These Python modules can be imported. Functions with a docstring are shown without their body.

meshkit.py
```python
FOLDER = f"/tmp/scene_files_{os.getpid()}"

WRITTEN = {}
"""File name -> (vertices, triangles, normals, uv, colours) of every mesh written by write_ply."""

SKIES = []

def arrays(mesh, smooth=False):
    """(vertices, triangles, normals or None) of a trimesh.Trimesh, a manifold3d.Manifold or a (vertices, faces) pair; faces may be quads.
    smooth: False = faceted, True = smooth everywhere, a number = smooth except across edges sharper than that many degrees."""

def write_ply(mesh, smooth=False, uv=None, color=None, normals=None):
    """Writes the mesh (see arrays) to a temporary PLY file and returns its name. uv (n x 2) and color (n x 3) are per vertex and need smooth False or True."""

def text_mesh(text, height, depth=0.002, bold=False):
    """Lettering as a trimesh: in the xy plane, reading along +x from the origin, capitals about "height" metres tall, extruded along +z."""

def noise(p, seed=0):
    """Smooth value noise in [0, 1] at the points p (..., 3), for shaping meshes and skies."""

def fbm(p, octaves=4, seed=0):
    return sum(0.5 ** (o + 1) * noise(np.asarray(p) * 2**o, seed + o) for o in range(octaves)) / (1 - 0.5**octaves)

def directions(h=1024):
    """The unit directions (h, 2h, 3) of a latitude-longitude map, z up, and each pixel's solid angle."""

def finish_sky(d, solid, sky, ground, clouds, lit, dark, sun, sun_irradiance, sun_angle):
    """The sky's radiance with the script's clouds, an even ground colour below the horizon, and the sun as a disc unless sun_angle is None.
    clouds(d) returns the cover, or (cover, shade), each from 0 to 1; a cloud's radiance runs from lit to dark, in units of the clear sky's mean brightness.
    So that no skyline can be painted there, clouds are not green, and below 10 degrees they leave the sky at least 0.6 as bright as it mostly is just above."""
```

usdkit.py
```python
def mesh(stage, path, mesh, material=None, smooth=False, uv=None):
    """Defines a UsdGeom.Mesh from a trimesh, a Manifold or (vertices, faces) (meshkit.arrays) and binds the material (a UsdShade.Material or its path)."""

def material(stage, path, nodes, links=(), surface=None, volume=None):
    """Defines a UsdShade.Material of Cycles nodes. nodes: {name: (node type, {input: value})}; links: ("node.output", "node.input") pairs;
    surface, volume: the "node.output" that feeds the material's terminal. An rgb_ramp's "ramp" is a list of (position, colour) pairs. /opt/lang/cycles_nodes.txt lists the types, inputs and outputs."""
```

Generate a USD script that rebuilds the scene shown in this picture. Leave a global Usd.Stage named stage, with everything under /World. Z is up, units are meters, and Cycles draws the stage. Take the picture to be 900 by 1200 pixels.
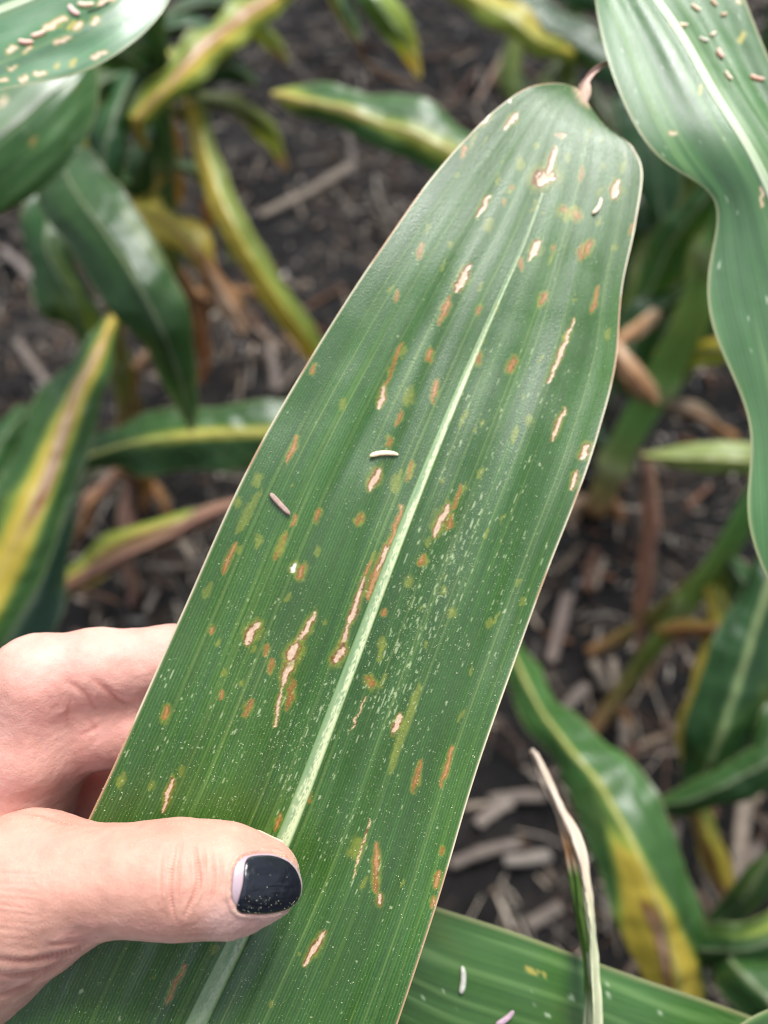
import math, random
import numpy as np, trimesh, manifold3d
from scipy.interpolate import CubicSpline, PchipInterpolator
from scipy.ndimage import gaussian_filter, map_coordinates
from scipy.spatial import cKDTree
import usdkit, meshkit
from meshkit import noise, fbm
from pxr import Usd, UsdGeom, UsdLux, UsdShade, Gf, Sdf, Vt

stage = Usd.Stage.CreateInMemory()
UsdGeom.SetStageUpAxis(stage, 'Z')
UsdGeom.SetStageMetersPerUnit(stage, 1.0)
UsdGeom.Xform.Define(stage, '/World')
UsdGeom.Scope.Define(stage, '/World/Looks')
PI = math.pi

# ------------------------------------------------------------------ camera
CAM_H, PITCH, TX = 0.85, math.radians(58), 0.45
EYE = np.array([0, 0, CAM_H])
FWD = np.array([0, math.cos(PITCH), -math.sin(PITCH)])
UP = np.array([0, math.sin(PITCH), math.cos(PITCH)])
RIGHT = np.array([1.0, 0, 0])
FOCAL = 6.8
cam = UsdGeom.Camera.Define(stage, '/World/camera')
cam.CreateFocalLengthAttr(FOCAL)
cam.CreateHorizontalApertureAttr(2 * TX * FOCAL)
cam.CreateVerticalApertureAttr(2 * TX * FOCAL * 4 / 3)
cam.CreateClippingRangeAttr(Gf.Vec2f(0.01, 1000))
cam.CreateFStopAttr(2.1)
cam.CreateFocusDistanceAttr(0.162)
cam.CreateExposureAttr(2.36)
M4 = np.eye(4)
M4[0, :3], M4[1, :3], M4[2, :3], M4[3, :3] = RIGHT, UP, -FWD, EYE
cam.AddTransformOp().Set(Gf.Matrix4d(*M4.ravel().tolist()))

# ------------------------------------------------------------------ sky and sun (overcast)
SUN = np.array([0.22, 0.62, 1.0]); SUN /= np.linalg.norm(SUN)
dome = UsdLux.DomeLight.Define(stage, '/World/sky')
dome.GetPrim().SetCustomDataByKey('kind', 'structure')
skym = usdkit.material(stage, '/World/Looks/sky', {
    'sky': ('sky_texture', {'sky_type': 'single_scattering', 'sun_disc': False, 'sun_elevation': math.asin(SUN[2]),
                            'sun_rotation': math.atan2(SUN[0], SUN[1]), 'aerosol_density': 2.0}),
    'tc': ('texture_coordinate', {}),
    'n': ('noise_texture', {'scale': 2.2, 'detail': 5.0, 'roughness': 0.55}),
    'r': ('rgb_ramp', {'ramp': [(0.2, (0.62, 0.62, 0.62)), (0.62, (0.92, 0.92, 0.92))]}),
    'sx': ('separate_xyz', {}), 'zr': ('map_range', {'from_min': 0.0, 'from_max': 1.0, 'to_min': 0.34, 'to_max': 1.0, 'clamp': True}),
    'cl': ('vector_math', {'math_type': 'scale', 'vector1': (5.4, 6.1, 7.3)}),
    'm': ('mix', {}),
    'b': ('background_shader', {'strength': 0.05})},
    [('tc.generated', 'sx.vector'), ('sx.z', 'zr.value'), ('zr.result', 'cl.scale'), ('cl.vector', 'm.color2'), ('tc.generated', 'n.vector'), ('n.fac', 'r.fac'), ('r.color', 'm.fac'), ('sky.color', 'm.color1'), ('m.color', 'b.color')],
    surface='b.background')
UsdShade.MaterialBindingAPI.Apply(dome.GetPrim()).Bind(skym)
sun = UsdLux.DistantLight.Define(stage, '/World/sun')
sun.CreateIntensityAttr(0.4); sun.CreateAngleAttr(26.0); sun.CreateNormalizeAttr(True)
sun.CreateColorAttr(Gf.Vec3f(1.0, 0.985, 0.96))
zax = SUN; xax = np.cross([0, 1, 0], zax); xax /= np.linalg.norm(xax); yax = np.cross(zax, xax)
S4 = np.eye(4); S4[0, :3], S4[1, :3], S4[2, :3] = xax, yax, zax
sun.AddTransformOp().Set(Gf.Matrix4d(*S4.ravel().tolist()))

# ------------------------------------------------------------------ helpers
def at(x, y, d):
    """A point of the place: where the direction (x, y) of the photograph's 900 x 1200 grid lies d metres in front of the lens."""
    x, y, d = np.broadcast_arrays(np.asarray(x, float), np.asarray(y, float), np.asarray(d, float))
    a, b = (x - 450) / 450 * TX, (600 - y) / 450 * TX
    return EYE + d[..., None] * (FWD + a[..., None] * RIGHT + b[..., None] * UP)

def seen(p):
    q = np.asarray(p) - EYE
    d = q @ FWD
    return np.stack([450 + q @ RIGHT / d / TX * 450, 600 - q @ UP / d / TX * 450], -1), d

def ground_depth(y, z=0.0):
    k = (600 - y) / 450 * TX
    return (CAM_H - z) / (math.sin(PITCH) - k * math.cos(PITCH))

used = {}
def numbered(parent, name):
    k = (parent, name); n = used.get(k, 0); used[k] = n + 1
    return f'{parent}/{name}' if n == 0 else f'{parent}/{name}_{n:03d}'

def tag(prim, label=None, cat=None, group=None, kind=None):
    for k, v in (('label', label), ('category', cat), ('group', group), ('kind', kind)):
        if v: prim.SetCustomDataByKey(k, v)
    return prim

def thing(name, label, cat, loc=(0, 0, 0), group=None):
    x = UsdGeom.Xform.Define(stage, numbered('/World', name))
    x.AddTranslateOp().Set(Gf.Vec3d(*map(float, loc)))
    return tag(x.GetPrim(), label, cat, group)

def origin(prim):
    o = np.zeros(3)
    while prim and prim.GetPath() != Sdf.Path('/World'):
        x = UsdGeom.Xformable(prim)
        if x:
            for op in x.GetOrderedXformOps():
                if op.GetOpType() == UsdGeom.XformOp.TypeTranslate: o = o + np.array(op.Get())
        prim = prim.GetParent()
    return o

def put(name, v, f, mat, parent=None, col=None, smooth=True, uv=None, normals=None):
    """One Mesh prim from world-space vertices, under parent or /World."""
    base = str(parent.GetPath()) if parent else '/World'
    v = np.asarray(v, float) - (origin(parent) if parent else 0)
    m = usdkit.mesh(stage, numbered(base, name), (v, f), mat, smooth=smooth, uv=uv)
    if normals is not None:
        m.CreateNormalsAttr(Vt.Vec3fArray.FromNumpy(np.asarray(normals, np.float32))); m.SetNormalsInterpolation('vertex')
    if col is not None:
        UsdGeom.PrimvarsAPI(m).CreatePrimvar('col', Sdf.ValueTypeNames.Color3fArray, 'vertex').Set(Vt.Vec3fArray.FromNumpy(np.clip(col, 0, 1).astype(np.float32)))
    return m.GetPrim()

def gridfaces(nv, nu):
    i = np.arange(nv - 1)[:, None] * nu + np.arange(nu - 1)[None]
    return np.stack([i, i + 1, i + nu + 1, i + nu], -1).reshape(-1, 4)

def gridnormals(P):
    du = np.gradient(P, axis=1); dv = np.gradient(P, axis=0)
    n = np.cross(du, dv)
    return n / np.maximum(np.linalg.norm(n, axis=-1, keepdims=True), 1e-12)

def facing_faces(P, N):
    """Grid faces wound so that they agree with the normals N."""
    F = gridfaces(*P.shape[:2]); i, j = P.shape[0] // 2, P.shape[1] // 2
    g = np.cross(P[i, j + 1] - P[i, j], P[i + 1, j] - P[i, j])
    return F if g @ N[i, j] > 0 else F[:, ::-1]

def lerp(a, b, t):
    t = np.asarray(t)[..., None]
    return np.asarray(a) * (1 - t) + np.asarray(b) * t

def sstep(a, b, x):
    t = np.clip((x - a) / (b - a), 0, 1)
    return t * t * (3 - 2 * t)

def segdist(p, a, b):
    a, b = np.asarray(a, float), np.asarray(b, float)
    ab = b - a
    t = np.clip(((p - a) @ ab) / max(ab @ ab, 1e-9), 0, 1)
    return np.linalg.norm(p - a - t[..., None] * ab, axis=-1), t

def tube(points, radii, n=10, caps=True, flat=1.0):
    P = np.asarray(points, float); R = np.broadcast_to(np.asarray(radii, float), (len(P),))
    T = np.gradient(P, axis=0); T /= np.linalg.norm(T, axis=1, keepdims=True)
    ref = np.array([0.3, 0.5, 0.81]); 
    A = np.cross(T, ref); A /= np.linalg.norm(A, axis=1, keepdims=True); B = np.cross(T, A)
    ang = np.arange(n) / n * 2 * PI
    V = P[:, None] + R[:, None, None] * (np.cos(ang)[None, :, None] * A[:, None] + flat * np.sin(ang)[None, :, None] * B[:, None])
    V = V.reshape(-1, 3); F = []
    for i in range(len(P) - 1):
        for j in range(n):
            a, b = i * n + j, i * n + (j + 1) % n
            F += [[a, b, b + n], [a, b + n, a + n]]
    if caps:
        V = np.vstack([V, P[0], P[-1]]); c0, c1 = len(V) - 2, len(V) - 1
        for j in range(n):
            F += [[c0, (j + 1) % n, j], [c1, (len(P) - 1) * n + j, (len(P) - 1) * n + (j + 1) % n]]
    return V, np.array(F)

def resample(points, n):
    P = np.asarray(points, float)
    s = np.r_[0, np.cumsum(np.linalg.norm(np.diff(P[:, :3], axis=0), axis=1))]
    t = np.linspace(0, s[-1], n)
    return (CubicSpline(s, P) if len(P) > 3 else PchipInterpolator(s, P))(t) if len(P) > 2 else np.stack([np.interp(t, s, c) for c in P.T], 1)

# ------------------------------------------------------------------ materials
def mat(name, nodes, links, surface='p.BSDF'):
    return usdkit.material(stage, '/World/Looks/' + name, nodes, links, surface=surface)

def leafmat(name, rough, spec, bump, trans=0.2, coat=0.0):
    return mat(name, {
        'a': ('attribute', {'attribute': 'col'}),
        'tc': ('texture_coordinate', {}),
        'n': ('noise_texture', {'scale': 2600.0, 'detail': 2.0}),
        'n2': ('noise_texture', {'scale': 90.0, 'detail': 3.0}),
        'rr': ('map_range', {'from_min': 0.3, 'from_max': 0.7, 'to_min': rough - 0.07, 'to_max': rough + 0.09}),
        'bp': ('bump', {'strength': bump, 'distance': 0.0002}),
        'p': ('principled_bsdf', {'specular_ior_level': spec}),
        'g': ('hsv', {'hue': 0.48, 'saturation': 1.15, 'value': 1.6}),
        'tl': ('translucent_bsdf', {}),
        'mx': ('mix_closure', {'fac': trans})},
        [('a.color', 'p.base_color'), ('tc.object', 'n.vector'), ('tc.object', 'n2.vector'), ('n2.fac', 'rr.value'), ('rr.result', 'p.roughness'), ('n.fac', 'bp.height'),
         ('bp.normal', 'p.normal'), ('a.color', 'g.color'), ('g.color', 'tl.color'), ('p.BSDF', 'mx.closure1'), ('tl.BSDF', 'mx.closure2')], 'mx.closure')
LEAF_NEAR = leafmat('near_leaf', 0.33, 0.60, 0.25, 0.16)
LEAF = leafmat('leaf', 0.40, 0.42, 0.2, 0.20)
DRY = leafmat('dry_leaf', 0.7, 0.25, 0.3, 0.15)
STALK = leafmat('stalk', 0.5, 0.4, 0.2, 0.04)
STRAW = leafmat('straw', 0.75, 0.25, 0.5, 0.03)
ANTHER = leafmat('anther', 0.6, 0.3, 0.3, 0.35)
POLLEN = mat('pollen', {'p': ('principled_bsdf', {'base_color': (0.66, 0.68, 0.42), 'roughness': 0.6})}, [])
SOIL = mat('soil', {
    'a': ('attribute', {'attribute': 'col'}), 'tc': ('texture_coordinate', {}),
    'n': ('noise_texture', {'scale': 160.0, 'detail': 8.0, 'roughness': 0.65}),
    'r': ('rgb_ramp', {'ramp': [(0.3, (0.35, 0.35, 0.35)), (0.55, (1.0, 1.0, 1.0)), (0.75, (2.2, 2.0, 1.85))]}),
    'm': ('mix', {'mix_type': 'multiply', 'fac': 1.0}), 'bp': ('bump', {'strength': 0.9, 'distance': 0.006}),
    'p': ('principled_bsdf', {'roughness': 0.78, 'specular_ior_level': 0.22})},
    [('tc.object', 'n.vector'), ('n.fac', 'r.fac'), ('a.color', 'm.color1'), ('r.color', 'm.color2'), ('m.color', 'p.base_color'), ('n.fac', 'bp.height'), ('bp.normal', 'p.normal')])
SKIN = mat('skin', {
    'a': ('attribute', {'attribute': 'col'}), 'tc': ('texture_coordinate', {}),
    'v': ('voronoi_texture', {'scale': 1500.0, 'feature': 'distance_to_edge'}),
    'n': ('noise_texture', {'scale': 700.0, 'detail': 3.0}),
    'n2': ('noise_texture', {'scale': 170.0, 'detail': 3.0}),
    'r2': ('rgb_ramp', {'ramp': [(0.3, (0.90, 0.84, 0.82)), (0.7, (1.06, 1.04, 1.03))]}),
    'mm': ('mix', {'mix_type': 'multiply', 'fac': 1.0}),
    'ad': ('math', {'math_type': 'multiply_add', 'value2': 0.6}),
    'bp': ('bump', {'strength': 0.6, 'distance': 0.0002}),
    'p': ('principled_bsdf', {'roughness': 0.58, 'specular_ior_level': 0.28, 'subsurface_weight': 0.22, 'subsurface_scale': 0.0025, 'subsurface_radius': (1.0, 0.35, 0.2)})},
    [('tc.object', 'v.vector'), ('tc.object', 'n.vector'), ('tc.object', 'n2.vector'), ('n2.fac', 'r2.fac'), ('a.color', 'mm.color1'), ('r2.color', 'mm.color2'), ('mm.color', 'p.base_color'),
     ('v.distance', 'ad.value1'), ('n.fac', 'ad.value3'), ('ad.value', 'bp.height'), ('bp.normal', 'p.normal')])
POLISH = mat('nail_polish', {
    'tc': ('texture_coordinate', {}), 'n': ('noise_texture', {'scale': 420.0, 'detail': 3.0, 'distortion': 0.6}),
    'bp': ('bump', {'strength': 0.35, 'distance': 0.0004}),
    'p': ('principled_bsdf', {'base_color': (0.006, 0.007, 0.011), 'roughness': 0.22, 'specular_ior_level': 0.6})},
    [('tc.object', 'n.vector'), ('n.fac', 'bp.height'), ('bp.normal', 'p.normal')])
NAIL = mat('bare_nail', {'p': ('principled_bsdf', {'base_color': (0.38, 0.26, 0.28), 'roughness': 0.35, 'subsurface_weight': 0.2, 'subsurface_scale': 0.002})}, [])

GREEN = np.array([0.045, 0.115, 0.026]); DGREEN = np.array([0.022, 0.066, 0.016]); BGREEN = np.array([0.045, 0.11, 0.045])
YELLOW = np.array([0.45, 0.34, 0.045]); YGREEN = np.array([0.19, 0.24, 0.035]); BROWN = np.array([0.24, 0.115, 0.045])
TAN = np.array([0.56, 0.39, 0.26]); PALE = np.array([0.33, 0.40, 0.20]); PINKB = np.array([0.32, 0.17, 0.12])

# ------------------------------------------------------------------ leaf surfaces
def surface(L, M, R, nu, nv, bow=1.5, tlim=(0, 1), spline=CubicSpline):
    """A blade between its left edge, midrib and right edge (rows of points in the world)."""
    s = np.r_[0, np.cumsum(np.linalg.norm(np.diff(M, axis=0), axis=1))]
    length = s[-1]
    t = np.linspace(tlim[0], tlim[1], nv) * length
    l, m, r = (spline(s, X)(t) for X in (L, M, R))
    u = np.linspace(-1, 1, nu)
    P = m[:, None] + (r - l)[:, None] / 2 * u[None, :, None] + ((r + l) / 2 - m)[:, None] * (np.abs(u) ** bow)[None, :, None]
    U, S = np.meshgrid(u, t)
    half = np.linalg.norm(r - l, axis=1)[:, None] / 2
    return P, U, S, half, length

def rows_lmr(rows):
    a = np.array(rows, float)
    return at(a[:, 0], a[:, 1], a[:, 2]), at(a[:, 3], a[:, 4], a[:, 5]), at(a[:, 6], a[:, 7], a[:, 8])

def rows_spine(rows):
    """(x, y, d, half width right, half width left, fold right, fold left): edges across the spine, folded away by metres."""
    a = np.array([(tuple(r) + (r[3], 0.012, 0.012))[:7] if len(r) == 4 else (tuple(r) + (0.012, 0.012))[:7] if len(r) == 5 else tuple(r) for r in rows], float)
    T = np.gradient(a[:, :2], axis=0); T /= np.linalg.norm(T, axis=1, keepdims=True)
    N = np.stack([-T[:, 1], T[:, 0]], 1)
    Rr, Ll = a[:, :2] + N * a[:, 3:4], a[:, :2] - N * a[:, 4:5]
    return at(Ll[:, 0], Ll[:, 1], a[:, 2] + a[:, 6]), at(a[:, 0], a[:, 1], a[:, 2]), at(Rr[:, 0], Rr[:, 1], a[:, 2] + a[:, 5])

def paint(P, U, S, half, length, base, yellow=None, brown=None, rib=PALE, ribw=0.0016, seed=0, tip=0.0):
    t = S / length; w = U * half
    n1 = fbm(np.stack([w * 120, S * 14, np.full_like(S, seed * 7.1)], -1), 4, seed)
    n2 = fbm(np.stack([w * 700, S * 30, np.full_like(S, seed * 3.3)], -1), 3, seed + 9)
    n4 = fbm(np.stack([w * 1500, S * 9, np.full_like(S, seed * 1.7)], -1), 2, seed + 5)
    c = base * (0.32 + 0.95 * n1)[..., None] * (0.75 + 0.5 * n2)[..., None] * (0.8 + .4 * n4)[..., None]
    c = lerp(c, YGREEN * .5, sstep(.62, .8, fbm(np.stack([w * 60, S * 25, np.full_like(S, seed * 5.1)], -1), 4, seed + 21)) * .45)
    if yellow is not None:
        y = np.clip(yellow(U, t) + (n1 - 0.5) * 1.0 * (yellow(U, t) > 0.02), 0, 1)
        c = lerp(c, YGREEN * (0.8 + 0.5 * n2)[..., None], sstep(0.05, 0.45, y)); c = lerp(c, YELLOW * (0.75 + 0.5 * n2)[..., None], sstep(0.4, 0.8, y))
    if brown is not None:
        b = np.clip(brown(U, t) + (n1 - 0.5) * 1.2 * (brown(U, t) > 0.02), 0, 1)
        c = lerp(c, BROWN * (0.7 + 0.6 * n2)[..., None], sstep(0.2, 0.5, b)); c = lerp(c, TAN * (0.75 + 0.4 * n2)[..., None], sstep(0.55, 0.95, b))
    if tip > 0:
        k = sstep(1 - tip, 1, t + (n1 - .5) * tip); c = lerp(c, BROWN, k)
    if rib is not None:
        k = sstep(ribw, ribw * 0.45, np.abs(w)) * (1 - 0.4 * t)
        c = lerp(c, rib, k * 0.85)
    e = sstep(0.0009, 0.0003, half * (1 - np.abs(U)))
    return lerp(c, np.array([0.30, 0.28, 0.13]), e * 0.45)

leafseed = [0]
def blade(name, parent, rows, base=GREEN, yellow=None, brown=None, nu=33, nv=110, ruffle=0.004, bow=1.5, m=LEAF, rib=PALE, ribw=0.0016, label=None, lmr=False, tip=0.0):
    """One leaf of a plant: the blade with its midrib as a ridge below/above it."""
    leafseed[0] += 1; sd = leafseed[0]
    L, Mi, R = rows_lmr(rows) if lmr else rows_spine(rows)
    P, U, S, half, length = surface(L, Mi, R, nu, nv, bow, spline=PchipInterpolator if not lmr else CubicSpline)
    N = gridnormals(P)
    wob = np.sin(S * 2 * PI / 0.07 + 2.1 * sd + np.sign(U) * 1.1) * 0.6 + (noise(np.stack([S * 30, U * 1.5 + 5, np.full_like(S, sd)], -1), sd) - .5) * 1.4
    fade = np.sin(np.clip(S / length, 0, 1) * PI) ** 0.5
    P = P + N * ((fbm(P * 55, 3, sd) - .5) * .006 * np.minimum(1, half / .015))[..., None] + N * (wob * ruffle * 1.3 * np.abs(U) ** 2 * fade)[..., None] * np.minimum(1, half / 0.015)[..., None]
    # parallel veins as low ridges
    P = P + N * (0.00010 * np.sin(U * half * 2 * PI / 0.004))[..., None]
    c = paint(P, U, S, half, length, base, yellow, brown, rib, ribw, sd, tip)
    pr = put(name, P.reshape(-1, 3), gridfaces(nv, nu), m, parent, c.reshape(-1, 3), True, normals=gridnormals(P).reshape(-1, 3))
    if label: tag(pr, label)
    if rib is not None:                      # the midrib, a tapering ridge along the blade
        mid = P[:, nu // 2]
        keep = slice(0, max(4, int(nv * 0.93)))
        mm, NN = mid[keep], gridnormals(P)[keep, nu // 2]
        side = np.sign(((EYE - mm) * NN).sum(1))[:, None]
        tt = np.linspace(0, 1, len(mm))
        rr = ribw * 0.62 * (1 - 0.75 * tt)
        n = 9; x = np.linspace(-1, 1, n)
        X = np.gradient(P, axis=1)[keep, nu // 2]; X /= np.linalg.norm(X, axis=1, keepdims=True)
        G = mm[:, None] + X[:, None] * (rr[:, None] * x)[..., None] + (NN * side)[:, None] * ((1 - x ** 2)[None] * rr[:, None] * 0.35 + 0.00004 - 0.0002 * (np.abs(x) > .99))[..., None]
        nn = fbm(np.stack([np.repeat(tt[:, None] * 30, n, 1), np.repeat(x[None] * 2, len(mm), 0), np.full((len(mm), n), sd)], -1), 3, sd)
        cc = rib * (0.75 + 0.5 * nn)[..., None]
        cc = lerp(cc, c[keep, nu // 2][:, None] * 1.1, 0.35 * np.ones(cc.shape[:2]))
        put('midrib', G.reshape(-1, 3), gridfaces(len(mm), n), m, pr, cc.reshape(-1, 3), True)
    return pr

# ------------------------------------------------------------------ the ground
rng = np.random.default_rng(5)
def axis(lo, hi, n_in, far):
    inner = np.linspace(lo, hi, n_in)
    out = np.geomspace(0.05, far, 22)
    return np.r_[(lo - out)[::-1], inner, hi + out]
gx, gy = axis(-1.2, 1.2, 330, 40.0), axis(-0.3, 2.4, 360, 60.0)
X, Y = np.meshgrid(gx, gy)
def soil_height(x, y):
    p = np.stack([x * 9, y * 9, np.zeros_like(x)], -1)
    q = np.stack([x * 38, y * 38, np.ones_like(x)], -1)
    far = np.minimum(1, 1.5 / np.maximum(1, np.hypot(x, y - 1)))
    return ((fbm(p, 3, 2) - 0.5) * 0.05 + (np.abs(fbm(q, 4, 6) - 0.5)) * -0.035 + (fbm(q * 2.3, 3, 8) - .5) * 0.012) * far - 0.012
Z = soil_height(X, Y)
cn = fbm(np.stack([X * 5, Y * 5, X * 0], -1), 5, 12); cn2 = fbm(np.stack([X * 45, Y * 45, X * 0], -1), 3, 14)
sc = lerp(np.array([0.005, 0.0042, 0.0038]), np.array([0.022, 0.018, 0.016]), sstep(0.3, 0.75, 0.6 * cn + 0.4 * cn2))
put('ground', np.stack([X, Y, Z], -1).reshape(-1, 3), gridfaces(len(gy), len(gx)), SOIL, None, sc.reshape(-1, 3), True)
tag(stage.GetPrimAtPath('/World/ground'), kind='structure')

# loose crop residue nobody could count
def straw_bits(n, region, size, width, seed, cols, lift=0.006):
    r = np.random.default_rng(seed)
    x = r.uniform(*region[0], n); y = r.uniform(*region[1], n)
    clump = fbm(np.stack([x * 6, y * 6, x * 0], -1), 3, seed)
    keep = clump > r.uniform(0.36, 0.66, n); x, y = x[keep], y[keep]; n = len(x)
    z = soil_height(x, y) + r.uniform(0.001, lift, n)
    a = r.uniform(0, 2 * PI, n); el = r.normal(0, 0.16, n)
    ln = np.exp(r.uniform(np.log(size[0]), np.log(size[1]), n)); wd = np.minimum(ln * 0.5, np.exp(r.uniform(np.log(width[0]), np.log(width[1]), n)))
    d = np.stack([np.cos(a) * np.cos(el), np.sin(a) * np.cos(el), np.sin(el)], 1)
    roll = r.normal(0, 0.5, n)
    sd = np.stack([-np.sin(a) * np.cos(roll), np.cos(a) * np.cos(roll), np.sin(roll)], 1)
    up = np.cross(d, sd)
    bend = r.normal(0, 0.18, n)
    V = []
    for q in (-0.5, 0.0, 0.5):
        tp = 1 - 0.5 * abs(q) * r.uniform(0, 1, n)
        c = np.stack([x, y, z], 1) + d * (ln * q)[:, None] + sd * (ln * bend * (0.25 - q * q))[:, None]
        for e, h in ((-.5, 0), (0, .3), (.5, 0)):
            V.append(c + sd * (wd * e * tp)[:, None] + up * (wd * h)[:, None])
    V = np.stack(V, 1)
    f = np.array([[0, 1, 4, 3], [1, 2, 5, 4], [3, 4, 7, 6], [4, 5, 8, 7], [0, 3, 5, 2], [3, 6, 8, 5]])
    F = (np.arange(n)[:, None, None] * 9 + f[None]).reshape(-1, 4)
    ci = r.integers(0, len(cols), n); c = np.array(cols)[ci] * r.uniform(0.2, 1.15, (n, 1))
    return V.reshape(-1, 3), F, np.repeat(c, 9, 0)
COLS = [(0.20, 0.145, 0.10), (0.13, 0.085, 0.06), (0.27, 0.21, 0.16), (0.16, 0.14, 0.125), (0.10, 0.055, 0.032), (0.36, 0.30, 0.24), (0.075, 0.06, 0.05)]
V, F, C = straw_bits(15000, ((-1.3, 1.3), (-0.3, 2.5)), (0.006, 0.06), (0.0015, 0.007), 21, COLS)
V2, F2, C2 = straw_bits(16000, ((-1.1, 1.1), (-0.2, 2.3)), (0.015, 0.10), (0.0006, 0.0022), 22, [(0.44, 0.36, 0.28), (0.20, 0.10, 0.055), (0.32, 0.27, 0.22), (0.12, 0.07, 0.045), (0.52, 0.44, 0.36)], .016)
V3, F3, C3 = straw_bits(4200, ((-1.1, 1.1), (-0.2, 2.3)), (0.004, 0.016), (0.002, 0.007), 23, [(0.5, 0.43, 0.36), (0.42, 0.33, 0.25), (0.36, 0.33, 0.31)], .010)
V2, F2, C2 = np.vstack([V2, V3]), np.vstack([F2, F3 + len(V2)]), np.vstack([C2, C3])
V, F, C = np.vstack([V, V2]), np.vstack([F, F2 + len(V)]), np.vstack([C, C2])
p = put('crop_residue', V, F, STRAW, None, C, False); tag(p, 'fine brown and grey chopped straw scattered over the dark soil', 'crop residue', kind='stuff')
# ------------------------------------------------------------------ the leaf in the hand
HELD = [(-75, 1315, .150, 95, 1460, .153, 300, 1570, .147),
        (-20, 1225, .155, 180, 1310, .158, 385, 1405, .152),
        (32, 1108, .160, 230, 1200, .163, 432, 1294, .157),
        (133, 898, .166, 330, 990, .168, 508, 1073, .162),
        (211, 722, .172, 400, 810, .174, 564, 886, .168),
        (305, 520, .181, 480, 600, .183, 641, 673, .178),
        (404, 355, .192, 550, 430, .195, 702, 506, .190),
        (452, 283, .198, 585, 350, .201, 723, 420, .198),
        (500, 215, .205, 614, 285, .207, 729, 340, .204),
        (545, 163, .211, 637, 222, .213, 745, 262, .210),
        (585, 125, .217, 653, 172, .218, 753, 200, .215),
        (618, 103, .222, 664, 138, .222, 742, 172, .220),
        (650, 97, .226, 675, 117, .226, 708, 146, .225),
        (672, 101, .229, 682, 107, .229, 690, 122, .229)]
NU, NV = 331, 1160
HELD = np.array(HELD, float)
for k in (2, 5, 8): HELD[:, k] = np.where(HELD[:, k] > .168, .168 + (HELD[:, k] - .168) * .72, HELD[:, k])
HELD[5:11, 8] += .0035; HELD[4, 8] += .0015; HELD[11, 8] += .0015
L, Mi, R = rows_lmr(HELD)
P, U, S, HALF, LEN = surface(L, Mi, R, NU, NV, 1.4, spline=PchipInterpolator)
N0 = gridnormals(P)
if ((EYE - P[600, 165]) @ N0[600, 165]) < 0: N0 = -N0
r = np.random.default_rng(11)
T01 = S / LEN
W = U * 36.0                                             # millimetres across at the widest
ed = (1 - np.abs(U)) * HALF
# relief: broad pleats between the lateral veins, fine veins, a slight waviness
jit = (noise(np.stack([W * 0.35, S * 6, S * 0], -1), 3) - .5) * 2.2
majors = np.sort(np.r_[np.arange(-35, 36, 3.1) + r.uniform(-.7, .7, 23)])
dist = np.min(np.abs(W[..., None] - majors), -1)
pl = np.cos(2 * PI * (W + jit * 0.25) / 6.3) * 0.00007 * np.minimum(1, HALF / .03) ** 2 * (0.4 + noise(np.stack([W * .2, S * 9, S * 0 + 4], -1), 5))
pl += -np.exp(-(dist / 0.28) ** 2) * 0.00002 * np.minimum(1, HALF / .03) ** 2
fine = np.cos(2 * PI * W / 0.62)
pl += fine * 0.000016 * np.minimum(1, HALF / .03)
soft = (fbm(np.stack([U * 2.2, S * 22, S * 0], -1), 3, 8) - .5) * 0.0013 * np.minimum(1, HALF / .03)
soft += np.sin(S * 2 * PI / 0.055 + 1.0 * np.sign(U)) * 0.0007 * U ** 2
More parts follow.
